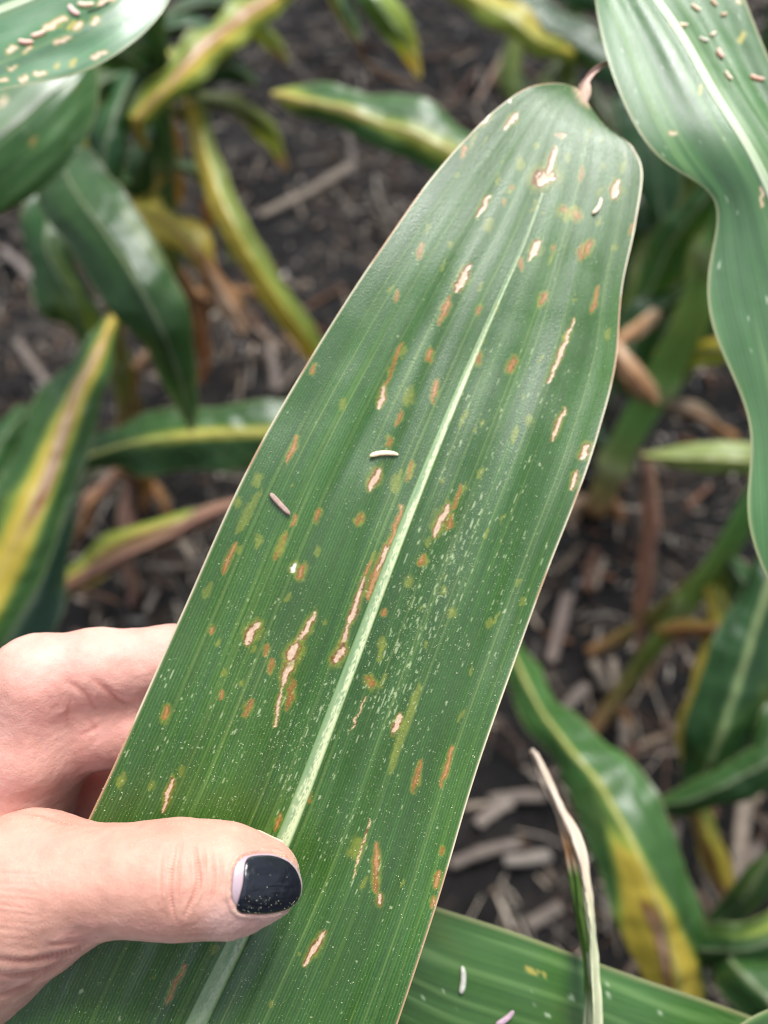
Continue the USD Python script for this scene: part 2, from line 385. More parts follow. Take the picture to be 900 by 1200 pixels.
for cx, sg, amp in ((-0.48, .10, -.0011), (-0.22, .07, -.0007), (0.30, .08, -.0007), (0.62, .12, .0008)):
    soft += amp * .8 * np.minimum(1, HALF / .03) ** 3 * sstep(1.0, .7, T01) * np.exp(-((U - cx - 0.06 * np.sin(S * 30 + cx * 9)) / sg) ** 2) * (0.35 + 0.9 * sstep(0.25, 0.7, T01))
P = P + N0 * ((pl + soft) * (1 - .8 * sstep(.5, .78, T01)) + fine * 0.000008 * sstep(.5, .78, T01))[..., None]
PX, _ = seen(P)

# colour: blade, veins, halos, lesions
n1 = fbm(np.stack([W * .12, S * 25, S * 0], -1), 4, 31); n2 = fbm(np.stack([W * .9, S * 60, S * 0], -1), 3, 32); n3 = fbm(np.stack([W * 3.5, S * 2500, S * 0], -1), 2, 33)
C = np.array([0.030, 0.088, 0.0125]) * (0.72 + 0.56 * n1)[..., None] * (0.8 + .4 * n2)[..., None] * (0.8 + 0.4 * n3)[..., None]
C = lerp(C, C * np.array([1.25, 1.03, .85]), (sstep(.1, .7, fbm(np.stack([W * .06, S * 18, S * 0 + 9], -1), 4, 88)) * sstep(.75, .3, T01) * (.45 + .3 * (U < 0)))) 
C = C * (1 + 0.40 * fine * (0.35 + 1.1 * n2) * np.minimum(1, HALF / .022))[..., None]
tint = r.uniform(-1, 1, len(majors))[np.argmin(np.abs(W[..., None] - majors), -1)]
vk = np.exp(-(dist / (0.16 + 0.12 * n2)) ** 2)
vn = noise(np.stack([W * .5, S * 45, S * 0 + 2], -1), 41)
C = lerp(C, np.array([0.17, 0.25, 0.055]), vk * np.clip(tint, 0, 1) * (0.2 + 0.45 * vn))
C = lerp(C, np.array([0.016, 0.055, 0.012]), np.exp(-(dist / 0.32) ** 2) * np.clip(-tint, 0, 1) * 0.6)
for k in range(60):                                     # single pale yellow-green veins
    w0, s0, ln = r.uniform(-33, 33), r.uniform(0.02, LEN * .95), r.uniform(.006, .04)
    m = np.exp(-((W - w0) / 0.17) ** 2) * np.exp(-((S - s0) / ln) ** 4) * r.uniform(.15, .55)
    C = lerp(C, np.array([0.20, 0.28, 0.06]), m * (0.5 + .6 * vn))

LESIONS = [  # ends in the photograph's grid, half width, kind: 2 dead tan, 1 rusty brown, 0 yellowish
 (592,148,605,133,4,2),(633,210,644,206,8.5,2),(641,205,651,174,4.2,2),(648,160,664,158,1.6,2),(680,212,682,197,3.5,1),(718,231,723,212,5.5,2),(600,221,600,218,3,1),(591,238,592,236,2.5,1),(609,195,610,190,3,0),
 (660,246,676,252,6,1),(663,258,672,244,4,0),(707,197,707,195,2,0),(558,255,574,228,3.2,2),(542,180,545,172,3,1),(565,142,571,134,4,2),(621,303,632,281,5,2),(610,316,612,304,3.5,1),(648,293,648,290,3,1),
 (680,304,686,286,6,1),(688,296,692,284,5,1),(489,305,495,286,3.5,1),(533,342,550,312,5,2),(515,377,527,348,4,1),(631,357,640,343,5,1),(560,368,562,360,3,1),(570,268,573,260,3,0),(464,352,467,340,3,1),
 (694,367,700,335,3,1),(641,450,674,374,2.8,2),(711,394,712,388,2.5,0),(738,275,743,262,2.5,1),(503,419,505,411,3.5,1),(598,433,602,423,5,1),(560,425,562,415,4,1),(507,470,513,445,4,1),(464,501,470,480,3.5,1),
 (479,470,481,460,4,0),(455,520,457,514,4,1),(444,478,451,450,3.8,2),(452,450,472,402,3,1),(648,515,662,478,3.2,2),(682,534,687,524,4,2),(670,572,676,552,3.5,2),(620,493,620,490,2.5,0),(478,562,483,541,3.2,1),(464,572,465,563,3.5,0),
 (509,628,526,592,5.5,2),(531,597,541,567,3,1),(524,620,530,604,4,1),(493,662,498,651,4,1),(477,684,480,678,3,0),(430,700,458,633,5,1),(455,640,471,595,3.5,1),(443,668,456,640,2.6,2),
 (434,573,444,548,5,2),(480,556,482,546,3,1),(418,616,424,603,4.5,1),(422,690,435,655,2.5,1),(408,735,427,677,3.6,2),(397,766,408,733,3.0,2),(393,772,401,762,5.5,2),(436,656,439,645,2,0),
 (350,752,370,716,3.6,2),(331,803,350,752,5.5,2),(321,852,331,803,2.6,2),(340,770,346,760,6,2),(337,830,344,800,5,1),(321,655,335,625,3.5,1),(342,616,346,604,3,1),(370,608,373,600,3.5,1),(350,676,354,666,4.5,1),
 (289,751,303,730,6.5,2),(310,770,314,755,3,1),(315,790,320,772,3.5,1),(493,660,496,652,3,1),(448,722,452,713,3,1),(447,762,450,748,3.5,0),(437,803,433,799,5,1),(247,744,249,734,3,1),(258,820,260,811,2.8,1),(286,840,296,820,4.5,1),
 (192,842,196,830,4.5,1),(140,920,144,908,3.5,0),(191,950,203,911,3,2),(430,815,411,856,1.1,2),(360,938,363,926,3.5,1),(324,970,328,955,3.5,1),(415,998,420,990,5,0),(440,1046,442,990,4.5,1),(434,960,413,1027,1.2,2),(445,1058,446,1050,3,2),
 (356,1131,380,1093,4.5,2),(194,1176,217,1131,3.5,1),(461,860,470,838,4,2),(457,905,492,800,3,0),(484,926,493,890,3.8,1),(517,921,530,875,3.6,1),(518,1000,518,994,3,1),(510,1040,514,1022,4,1),(506,1064,509,1052,3,1),
 (366,436,368,428,3,1),(337,541,349,508,3.2,1),(279,622,302,580,3.2,0),(262,672,276,635,3.4,1),(326,652,330,628,3,0),(276,594,279,584,3,0),(301,566,303,558,3,0),(418,615,422,604,3,1),(573,735,574,726,3,0),(530,720,531,716,3,0),
 (343,667,345,661,3.5,3),(597,118,599,110,2.4,3),(500,640,503,632,2,0),(300,640,305,628,3,0),(240,700,246,684,2.6,0),(540,500,548,480,2,0),(600,520,606,500,1.8,0),(470,420,476,408,2,0),(400,480,404,468,2.5,0)]
rl_ = np.random.default_rng(19)
for k in range(90):                                     # fainter yellow flecks, along the veins
    x_, y_ = PX[rl_.integers(40, NV - 60), rl_.integers(12, NU - 12)]; l_ = rl_.uniform(2, 16)
    LESIONS.append((x_, y_, x_ + .42 * l_, y_ - .9 * l_, rl_.uniform(.8, 2.0), 0))
warp = np.stack([(noise(PX_ := np.concatenate([PX * .12, PX[..., :1] * 0], -1), 51) - .5), (noise(PX_, 52) - .5)], -1)
warp2 = np.stack([(noise(np.concatenate([PX * .35, PX[..., :1] * 0], -1), 53) - .5), (noise(np.concatenate([PX * .35, PX[..., :1] * 0], -1), 54) - .5)], -1)
PW = PX + warp * np.array([3.0, 5]) + warp2 * np.array([1.2, 5.0])
flat = PW.reshape(-1, 2); tree_idx = np.arange(len(flat))
dead = np.zeros(P.shape[:2])
Cf, df = C.reshape(-1, 3), dead.reshape(-1)
n2f, n3f = n2.reshape(-1), n3.reshape(-1)
lesion_centres = []
for (x0, y0, x1, y1, hw, kind) in LESIONS:
    pad = hw * 2 + 16
    ix = np.nonzero((flat[:, 0] > min(x0, x1) - pad) & (flat[:, 0] < max(x0, x1) + pad) & (flat[:, 1] > min(y0, y1) - pad) & (flat[:, 1] < max(y0, y1) + pad))[0]
    dd, tt = segdist(flat[ix], (x0, y0), (x1, y1))
    q = dd / (hw * (.84 if kind == 2 else .66 if kind == 1 else .85) * (1.05 - .55 * np.abs(2 * tt - 1) ** 2.5 * (np.hypot(x1 - x0, y1 - y0) > 3 * hw)))
    a2, b2 = n2f[ix], n3f[ix]
    halo = sstep(2.9, 0.7, q + (a2 - .5) * 1.4) * (0.75 if kind else 0.6) * (.55 + .7 * a2)
    c = lerp(Cf[ix], np.array([0.20, 0.22, 0.022]) * (0.7 + .6 * b2)[:, None], halo)
    if kind in (1, 2):
        rim = sstep(1.45, 0.85, q + (a2 - .5) * 1.2 + (b2 - .5) * .7) * (0.96 if kind == 2 else .90 * sstep(.25, .5, b2 * .6 + a2 * .4 + .10))
        c = lerp(c, (np.array([0.15, 0.056, 0.012]) if kind == 2 else np.array([0.20, 0.078, 0.012])) * (0.5 + 1.0 * b2)[:, None], rim)
    if kind == 1:
        core = sstep(0.50, 0.10, q + (a2 - .5) * 1.6 + (b2 - .5) * .8) * 0.75
        c = lerp(c, np.array([0.40, 0.20, 0.08]) * (0.7 + .6 * b2)[:, None], core)
    if kind == 2:
        core = sstep(0.76, 0.60, q + (a2 - .5) * .35)
        c = lerp(c, np.array([0.58, 0.40, 0.27]) * (0.62 + .6 * b2)[:, None] * (1 + .10 * np.cos(W.reshape(-1)[ix] * 2 * PI / .42))[:, None], core)
        df[ix] = np.maximum(df[ix], core)
    if kind == 3:
        c = lerp(c, np.array([0.7, 0.66, 0.58]), sstep(1.1, .6, q + (a2 - .5)))
    Cf[ix] = c
C = Cf.reshape(C.shape); dead = df.reshape(dead.shape)
# rubbed white dashes along the veins
dens = np.zeros(P.shape[:2])
for (x0, y0, x1, y1, hw, a) in ((560,600,455,830,26,1.0),(525,640,470,760,30,.9),(505,700,450,850,40,.5),(400,800,330,930,16,.75),(560,420,440,690,9,.3),(640,440,590,560,30,.35),(570,420,520,560,20,.25),(340,840,320,900,22,.55),(440,900,400,1000,40,.25),(200,900,280,760,70,.14),(600,640,560,760,30,.35)):
    dd, _ = segdist(PX, (x0, y0), (x1, y1)); dens = np.maximum(dens, a * np.exp(-(dd / hw) ** 2))
wn = gaussian_filter(r.normal(0, 1, P.shape[:2]), (2.0, 0.5)); wn /= wn.std()
wp = gaussian_filter(r.normal(0, 1, P.shape[:2]), (.9, 0.9)); wp /= wp.std()
stripe = 0.6 + .4 * np.cos(2 * PI * W / 1.24 + 1)
chalk = sstep(2.2, 2.6, wn + dens * 1.6 * stripe) * (dens > .05)
specks = sstep(3.0, 3.4, wp + dens * 0.9 + sstep(.75, .2, T01) * 0.22)
C = lerp(C, np.array([0.36, 0.43, 0.22]), np.maximum(chalk, specks) * 0.68)
# the thin dry margin
rimk = sstep(0.00046, 0.00024, ed)
C = lerp(C, np.array([0.50, 0.44, 0.29]) * (0.75 + .5 * n2)[..., None], rimk)
C = lerp(C, np.array([0.34, 0.16, 0.06]), rimk * sstep(.55, .75, noise(np.stack([S * 90, U * 0, S * 0], -1), 61)) * .7)
# dry tip where the blade was torn
tipk = sstep(18, 4, segdist(PX, (690, 112), (684, 100))[0] + (n2 - .5) * 14); C = lerp(C, TAN * .95, tipk)
P = P - N0 * (dead * 0.00006)[..., None]
Nh = gridnormals(P); Nh = Nh * np.sign(((EYE - P) * Nh).sum(-1, keepdims=True))
Ff = facing_faces(P, Nh)
held = thing('corn_leaf', 'large green corn leaf held between thumb and fingers, speckled with tan lesions', 'leaf', P[NV // 2, NU // 2])
put('blade', P.reshape(-1, 3), Ff, LEAF_NEAR, held, C.reshape(-1, 3), True, normals=Nh.reshape(-1, 3))

# its midrib: a shallow pale channel standing a little proud of the blade
nmid, vmid = 25, NV - 150
cu = NU // 2
mid, Nm = P[:vmid, cu], gaussian_filter(Nh[:vmid, cu], (6, 0))
Xm = P[:vmid, cu + 3] - P[:vmid, cu - 3]; Xm /= np.linalg.norm(Xm, axis=1, keepdims=True)
mt = T01[:vmid, 0]
ypx = PX[:vmid, cu, 1]
hwp = np.interp(ypx, [150, 230, 300, 430, 600, 800, 990, 1200, 1460], [.8, 1.4, 2.2, 4.4, 6.4, 8.2, 10, 13, 17])     # half width in the photograph's grid
hwm = hwp * seen(mid)[1] / 1000
x = np.linspace(-1, 1, nmid)
prof = (0.00018 * (1 - x ** 6) - 0.00012 * np.exp(-(x / .5) ** 2)) 
G = mid[:, None] + Xm[:, None] * (hwm[:, None] * x)[..., None] + Nm[:, None] * ((prof[None] + 0.00003 - 0.0003 * (np.abs(x) > .97)) * np.clip(hwm / 0.0015, .25, 1)[:, None])[..., None]
q1 = fbm(np.stack([np.repeat(S[:vmid, :1] * 130, nmid, 1), np.repeat(x[None] * 1.6, vmid, 0), np.zeros((vmid, nmid))], -1), 4, 71)
q2 = gaussian_filter(r.normal(0, 1, (vmid, nmid)), (1.3, .6)); q2 /= q2.std()
cc = lerp(np.array([0.13, 0.23, 0.10]), np.array([0.30, 0.38, 0.20]), q1)
cc = lerp(cc, np.array([0.54, 0.58, 0.33]), sstep(-.15, .30, x[None] * .9 + (q1 - .5) * 1.0 + q2 * .30) * (sstep(1250, 950, ypx)[:, None] * .85 + .12))
cc = lerp(cc, np.array([0.16, 0.24, 0.12]), sstep(1.1, 1.8, q2) * .6)
cc = lerp(cc, np.array([0.10, 0.20, 0.04]), sstep(.55, 1.0, np.abs(x))[None] * .85 * np.ones((vmid, 1)))
cc = lerp(cc, C[:vmid, cu][:, None], (sstep(470, 300, ypx) * .55)[:, None] * np.ones((1, nmid)))
Gn = gridnormals(G); Gn *= np.sign(((EYE - G) * Gn).sum(-1, keepdims=True)); Fm = facing_faces(G, Gn)
put('midrib', G.reshape(-1, 3), Fm, LEAF_NEAR, held, cc.reshape(-1, 3), True, normals=Gn.reshape(-1, 3))

# the withered end of the blade, a twisted ribbon
tp = resample(np.array([at(681, 107, .2118), at(687, 93, .2128), at(695, 82, .2145), at(706, 74, .2165), at(718, 67, .2200), at(738, 60, .226)]), 40)
tw = np.interp(np.linspace(0, 1, 40), [0, .12, .5, 1], [.0015, .0008, .00085, .0006])
side = np.cross(np.gradient(tp, axis=0), FWD); side /= np.linalg.norm(side, axis=1, keepdims=True)
tu = np.linspace(-1, 1, 9)
rot = np.linspace(0.2, 2.2, 40)
sv = side * np.cos(rot)[:, None] + -FWD * np.sin(rot)[:, None]
nrm = np.cross(np.gradient(tp, axis=0), sv); nrm /= np.linalg.norm(nrm, axis=1, keepdims=True)
RB = tp[:, None] + sv[:, None] * (tw[:, None] * tu)[..., None] + nrm[:, None] * (tw[:, None] * (np.abs(tu) ** 1.3)[None] * .9)[..., None]
rc = lerp(np.array([0.70, 0.50, 0.42]), np.array([0.42, 0.25, 0.19]), fbm(RB * 900, 3, 5))
put('withered_tip', RB.reshape(-1, 3), gridfaces(40, 9), DRY, held, rc.reshape(-1, 3), True)
fl = resample(np.array([at(686, 98, .2126), at(686, 112, .2112), at(684, 124, .2108), at(683, 133, .2105)]), 16)
fw = np.interp(np.linspace(0, 1, 16), [0, .4, 1], [.0012, .0013, .0002])
FL = fl[:, None] + np.array([1, 0, 0]) * (fw[:, None] * np.linspace(-1, 1, 5))[..., None] - FWD * (0.0004 * np.cos(np.linspace(-1, 1, 5) * 2))[None, :, None]
put('withered_flap', FL.reshape(-1, 3), gridfaces(16, 5), DRY, held, (np.array([.5, .36, .27]) * (0.7 + .6 * fbm(FL * 800, 2, 3))[..., None]).reshape(-1, 3), True)

def leaf_hit(grid, px):
    """Point and normal of a leaf surface nearest to where the photograph shows (x, y)."""
    PXg, Pg, Ng = grid
    k = np.argmin(((PXg - np.asarray(px)) ** 2).sum(-1)); i, j = divmod(k, PXg.shape[1])
    n = Ng[i, j]; n = n * np.sign((EYE - Pg[i, j]) @ n)
    return Pg[i, j], n
HELDGRID = (PX, P, Nh)

def anther(grid, x, y, ang, ln, wd, colour, label, bend=0.15, lift=0.0, group=None):
    """A fallen anther: two slender lobes side by side, slightly curved, blunt at one end and split at the other."""
    p, n = leaf_hit(grid, (x, y))
    d = seen(p)[1]
    a = math.radians(ang)
    q, _ = leaf_hit(grid, (x + 12 * math.cos(a), y + 12 * math.sin(a)))
    dv = at(x + math.cos(a) * 10, y + math.sin(a) * 10, d) - at(x, y, d)
    dv = dv - n * (dv @ n); dv /= np.linalg.norm(dv); sv = np.cross(n, dv)
    l, w = ln * 1.08 / 1000 * d, wd * .74 / 1000 * d
    t = np.linspace(-.5, .5, 26); g = np.linspace(0, 2 * PI, 18, endpoint=False)
    prof = np.clip(1 - (2 * np.abs(t)) ** 5, 0, 1) ** .6 * (1 - .22 * t) + .05
    V = []
    for i, ti in enumerate(t):
        cs = (1 - .30 * np.exp(-((np.abs(g - PI / 2)) / .35) ** 2))
        V.append(p + n * (w * .46 + lift + l * bend * .35 * 4 * ti * ti * .3) + dv * ti * l + sv * (bend * l * (4 * ti * ti - .5) * .5)
                 + prof[i] * w * .5 * (np.cos(g)[:, None] * sv + np.sin(g)[:, None] * .85 * n) * cs[:, None])
    V = np.array(V).reshape(-1, 3); m = len(g); F = []
    for i in range(len(t) - 1):
        for j in range(m): F.append([i * m + j, i * m + (j + 1) % m, (i + 1) * m + (j + 1) % m, (i + 1) * m + j])
    c = np.array(colour) * (0.7 + .6 * fbm(V * 1500, 3, int(x)))[:, None]
    return tag(put('fallen_anther', V, np.array(F), ANTHER, None, c, True), label, 'anther', group)

CREAM, MAUVE, STRAWC = (0.78, 0.68, 0.54), (0.48, 0.35, 0.29), (0.70, 0.54, 0.40)
anther(HELDGRID, 450, 533, -6, 33, 7, CREAM, 'cream curved anther lying across the middle of the held leaf', -.16)
anther(HELDGRID, 328, 591, 47, 32, 8, MAUVE, 'straight mauve-grey anther near the left edge of the held leaf', .03)
anther(HELDGRID, 700, 243, -62, 23, 6, CREAM, 'short whitish curved anther near the torn top end of the held leaf', .2)
anther(HELDGRID, 317, 980, 24, 34, 8, STRAWC, 'pale anther pinched against the upper side of the thumb tip', .05, .0005)

# pollen dust on the held leaf, the thumb is dusted below
pk = r.uniform(0, 1, (44000, 2)); iu = (pk[:, 0] * (NU - 1)).astype(int); iv = (pk[:, 1] ** 1.0 * (NV - 1)).astype(int)
acc = np.clip(.16 + dens[iv, iu] * .7 + sstep(.8, .15, T01[iv, iu]) * .22, 0, 1) * (0.35 + 1.3 * noise(np.stack([W[iv, iu] * .15, S[iv, iu] * 40, S[iv, iu] * 0], -1), 91))
ok = r.uniform(0, 1, 44000) < acc; iu, iv = iu[ok], iv[ok]
octa = np.array([[1, 0, 0], [-1, 0, 0], [0, 1, 0], [0, -1, 0], [0, 0, 1], [0, 0, -1.]])
octf = np.array([[0, 2, 4], [2, 1, 4], [1, 3, 4], [3, 0, 4], [2, 0, 5], [1, 2, 5], [3, 1, 5], [0, 3, 5]])
def grains(points, normals, rad, name, label):
    c = points + normals * (rad * .6)[:, None]
    V = (c[:, None] + octa[None] * rad[:, None, None]).reshape(-1, 3)
    F = (np.arange(len(points))[:, None, None] * 6 + octf[None]).reshape(-1, 3)
    return tag(put(name, V, F, POLLEN, None, None, True), label, 'pollen', kind='stuff')
grains(P[iv, iu], Nh[iv, iu], np.clip(r.lognormal(math.log(.000048), .38, len(iu)), .00003, .00013), 'pollen', 'fine pale pollen grains dusted over the held corn leaf')
# ------------------------------------------------------------------ the other leaves close to the lens
def nearer(rows, f):
    a = np.array(rows, float); a[:, [2, 5, 8]] *= f
    return a

def near_leaf(label, rows, nu, nv, base, lesions, ribrow=True, bow=1.4, dots=.0, seed=1, waves=(), amp=.0045):
    L, Mi, R = rows_lmr(rows)
    P, U, S, half, length = surface(L, Mi, R, nu, nv, bow)
    N = gridnormals(P); N *= np.sign(((EYE - P) * N).sum(-1, keepdims=True))
    w = U * half
    rel = .6 * np.cos(2 * PI * w / .0042 + noise(np.stack([w * 200, S * 20, S * 0], -1), seed) * 2) * .00003 + (fbm(np.stack([U * 1.6, S * 16, S * 0], -1), 3, seed) - .5) * amp
    P = P + N * rel[..., None]
    for (x, y, sx, sy, ang, amp) in waves:
        px, _ = seen(P); a = math.radians(ang); dx, dy = px[..., 0] - x, px[..., 1] - y
        e, g = dx * math.cos(a) + dy * math.sin(a), -dx * math.sin(a) + dy * math.cos(a)
        P = P + N * (amp * np.exp(-(e / sx) ** 2 - (g / sy) ** 2))[..., None]
    px, _ = seen(P)
    c = paint(P, U, S, half, length, base, None, None, None, .002, seed)
    fine = np.cos(2 * PI * w / .0009); c = c * (1 + .10 * fine)[..., None]
    lines = noise(np.stack([w * 900, S * 12, S * 0], -1), seed + 3)
    c = lerp(c, np.array([.14, .24, .08]), sstep(.66, .9, lines) * .5)
    pw = px + np.stack([noise(np.concatenate([px * .15, px[..., :1] * 0], -1), 3) - .5, noise(np.concatenate([px * .15, px[..., :1] * 0], -1), 4) - .5], -1) * 6
    for (x0, y0, x1, y1, hw, kind) in lesions:
        dd, _ = segdist(pw, (x0, y0), (x1, y1)); q = dd / (hw * .72) + (lines - .5) * .8
        c = lerp(c, np.array([.24, .26, .05]), sstep(2.2, .9, q) * .6)
        c = lerp(c, np.array([.38, .20, .07]) if kind else np.array([.36, .30, .07]), sstep(1.2, .7, q) * .8)
        if kind == 2: c = lerp(c, np.array([.62, .46, .33]), sstep(.9, .5, q))
    rr = np.random.default_rng(seed); wn = gaussian_filter(rr.normal(0, 1, P.shape[:2]), (1.6, .8)); wn /= wn.std()
    c = lerp(c, np.array([.42, .5, .34]), sstep(2.5, 3.0, wn + dots) * .6)
    e = sstep(.00055, .0003, half * (1 - np.abs(U))); c = lerp(c, np.array([.30, .28, .15]), e * .4)
    Nn = gridnormals(P); Nn *= np.sign(((EYE - P) * Nn).sum(-1, keepdims=True))
    t = thing('corn_leaf', label, 'leaf', P[nv // 2, nu // 2])
    put('blade', P.reshape(-1, 3), facing_faces(P, Nn), LEAF_NEAR, t, c.reshape(-1, 3), True, normals=Nn.reshape(-1, 3))
    if ribrow:
        k = nu // 2; n = 15; x = np.linspace(-1, 1, n)
        X = P[:, k + 1] - P[:, k - 1]; X /= np.linalg.norm(X, axis=1, keepdims=True)
        hw = .0017 * (1 - .3 * S[:, :1] / length)
        G = P[:, k][:, None] + X[:, None] * (hw * x)[..., None] + Nn[:, k][:, None] * (.00028 * (1 - x ** 4) - .00014 * np.exp(-(x / .4) ** 2) + .00004 - .0003 * (np.abs(x) > .97))[None, :, None]
        q1 = fbm(np.stack([np.repeat(S[:, :1] * 90, n, 1), np.repeat(x[None] * 2, nv, 0), np.zeros((nv, n))], -1), 3, seed + 8)
        cc = lerp(np.array([.30, .40, .22]), np.array([.55, .60, .40]), q1) * (.38 if ribrow == 'faint' else 1)
        put('midrib', G.reshape(-1, 3), gridfaces(nv, n), LEAF_NEAR, t, cc.reshape(-1, 3), True)
    return (px, P, Nn)

TR = near_leaf('broad bluish-green corn leaf hanging down with a wavy left edge behind the torn tip', [
    (660, -170, .229, 705, -170, .232, 815, -130, .236), (694, -20, .218, 756, -20, .222, 868, -15, .226), (709, 60, .2135, 803, 48, .218, 898, 60, .222),
    (737, 135, .2105, 838, 110, .214, 930, 130, .216), (781, 192, .2100, 872, 165, .211, 960, 190, .212), (836, 234, .2125, 902, 225, .210, 985, 250, .209),
    (832, 305, .2125, 925, 290, .209, 1005, 300, .206), (839, 395, .2095, 945, 380, .207, 1030, 380, .203), (878, 500, .2065, 965, 480, .204, 1050, 470, .201),
    (876, 592, .203, 975, 570, .202, 1060, 560, .200), (905, 690, .201, 980, 680, .200, 1050, 660, .200), (960, 800, .202, 990, 800, .200, 1020, 790, .200)],
    141, 420, np.array([.060, .160, .042]), [(790, 157, 785, 155, 4, 2), (893, 240, 893, 222, 4, 2), (800, 47, 797, 42, 2.5, 0), (785, 30, 786, 27, 2.5, 0), (866, 48, 870, 38, 3, 0), (868, 5, 866, 0, 3.5, 2), (820, 110, 822, 100, 2.5, 0)],
    dots=-.1, seed=5, amp=.0010)
TL = near_leaf('pale corn leaf in the top left corner with a row of fallen anthers', nearer([
    (-260, 60, .275, -200, 110, .272, -160, 165, .270), (-150, -15, .280, -115, 55, .275, -85, 132, .270), (-60, -60, .284, -20, 15, .278, 18, 104, .272), (20, -100, .290, 60, -20, .282, 97, 85, .276),
    (80, -125, .296, 120, -52, .286, 150, 56, .280), (130, -142, .300, 160, -82, .292, 186, 22, .286), (180, -150, .305, 196, -112, .298, 210, -25, .292), (225, -165, .308, 228, -155, .306, 234, -130, .302)], .80),
    121, 300, BGREEN * 1.7, [(55, 32, 77, 22, 4.5, 2), (9, 61, 19, 55, 3.5, 2), (64, 51, 80, 44, 4, 2), (29, 61, 35, 57, 3, 2), (88, 34, 97, 30, 4, 2), (110, 26, 114, 23, 4, 2), (80, 33, 88, 27, 3, 0), (24, 93, 32, 90, 3, 2), (42, 87, 52, 84, 3, 2), (10, 82, 20, 78, 2.5, 2), (0, 92, 6, 94, 3, 2), (118, 3, 135, -3, 4, 2), (84, 76, 88, 73, 3, 0), (66, 78, 70, 74, 2.5, 0), (112, 67, 124, 62, 3.5, 2)],
    dots=-.05, seed=7)
BL = near_leaf('lower corn leaf passing beneath the held leaf along the bottom edge', [
    (330, 985, .196, 330, 1200, .190, 280, 1330, .188), (430, 1032, .198, 430, 1230, .191, 380, 1360, .188), (520, 1066, .200, 520, 1280, .193, 470, 1400, .190), (610, 1095, .203, 610, 1310, .195, 570, 1430, .192),
    (710, 1132, .206, 710, 1340, .197, 680, 1470, .194), (800, 1163, .209, 800, 1380, .200, 780, 1510, .196), (885, 1193, .212, 890, 1400, .203, 870, 1520, .200), (985, 1235, .216, 985, 1400, .208, 970, 1500, .205), (1090, 1290, .220, 1090, 1390, .216, 1085, 1450, .214)],
    121, 360, GREEN * .95, [(690, 1168, 700, 1172, 2.5, 0), (615, 1135, 640, 1142, 1.6, 0)], dots=-.2, seed=9)
BR = near_leaf('thin corner of another green corn leaf at the bottom right', [
    (838, 1235, .196, 860, 1300, .195, 880, 1380, .196), (870, 1199, .198, 910, 1270, .196, 930, 1350, .196), (905, 1181, .200, 960, 1250, .197, 980, 1330, .196), (960, 1160, .202, 1010, 1230, .199, 1040, 1300, .198)],
    41, 80, GREEN * 1.2, [], False, dots=0, seed=13)
LL = near_leaf('mid-green smooth corn leaf drooping at the left edge under the pale leaf', [
    (122, 20, .430, 105, 40, .425, 95, 45, .43), (116, 92, .420, 92, 80, .410, 70, 55, .415), (107, 150, .415, 55, 108, .400, 10, 60, .41), (82, 192, .412, 28, 133, .395, -25, 85, .405), (42, 228, .410, -10, 165, .390, -60, 115, .40),
    (-5, 252, .405, -60, 205, .385, -110, 160, .395), (-60, 270, .40, -110, 240, .385, -150, 210, .39)],
    81, 200, GREEN * 1.0, [(37, 168, 38, 162, 4, 1), (0, 122, 3, 118, 3, 2)], 'faint', dots=-.3, seed=15)

g = None
anther(TL, 31, 51, 8, 17, 6.5, (.74, .56, .47), 'brownish anther at the lower left end of the row on the pale leaf')
anther(TL, 46, 42, -35, 18, 6.5, (.80, .63, .53), 'pinkish anther second from the left on the pale corner leaf')
anther(TL, 87, 15, 50, 21, 7.5, (.76, .58, .53), 'fat mauve anther slanting down on the pale corner leaf')
anther(TL, 101, 6, 12, 20, 6.5, (.82, .70, .58), 'cream anther touching the top picture edge on the pale corner leaf')
dk = anther(TL, 117, 9, -32, 30, 2.2, (.06, .055, .04), 'thin dark thread beside the anthers on the pale corner leaf')
anther(TR, 814, 10, 38, 11.7, 4.8, CREAM, 'cream anther right of the midrib near the top of the bluish leaf')
anther(TR, 836, 4, 55, 10.8, 4.4, STRAWC, 'straw-coloured anther at the very top of the bluish leaf')
anther(TR, 848, 17, -20, 8.1, 4.4, STRAWC, 'small round-ended anther near the right top of the bluish leaf')
anther(TR, 800, 30, -8, 11.7, 4.8, CREAM, 'cream anther lying on the pale midrib of the bluish leaf')
anther(TR, 825, 47, 10, 11.7, 4.8, (.68, .64, .55), 'greyish anther of the touching pair on the bluish leaf')
anther(TR, 835, 41, -35, 9.0, 4.8, CREAM, 'whiter anther of the touching pair on the bluish leaf')
anther(TR, 843, 64, 70, 13.5, 6.8, (.72, .55, .45), 'fat pinkish anther halfway down the bluish leaf')
anther(TR, 853, 90, 65, 12.6, 4.8, CREAM, 'lowest cream anther beside the midrib of the bluish leaf')
anther(TR, 887, 93, 12, 16.2, 5.2, (.76, .56, .45), 'long brownish anther near the right side of the bluish leaf')
anther(BL, 541, 1146, -83, 28, 8.5, (.60, .58, .52), 'upright whitish anther on the lower leaf right of the held leaf')
anther(BL, 591, 1194, -30, 24, 8, (.50, .36, .42), 'purplish anther cut by the bottom edge on the lower leaf')

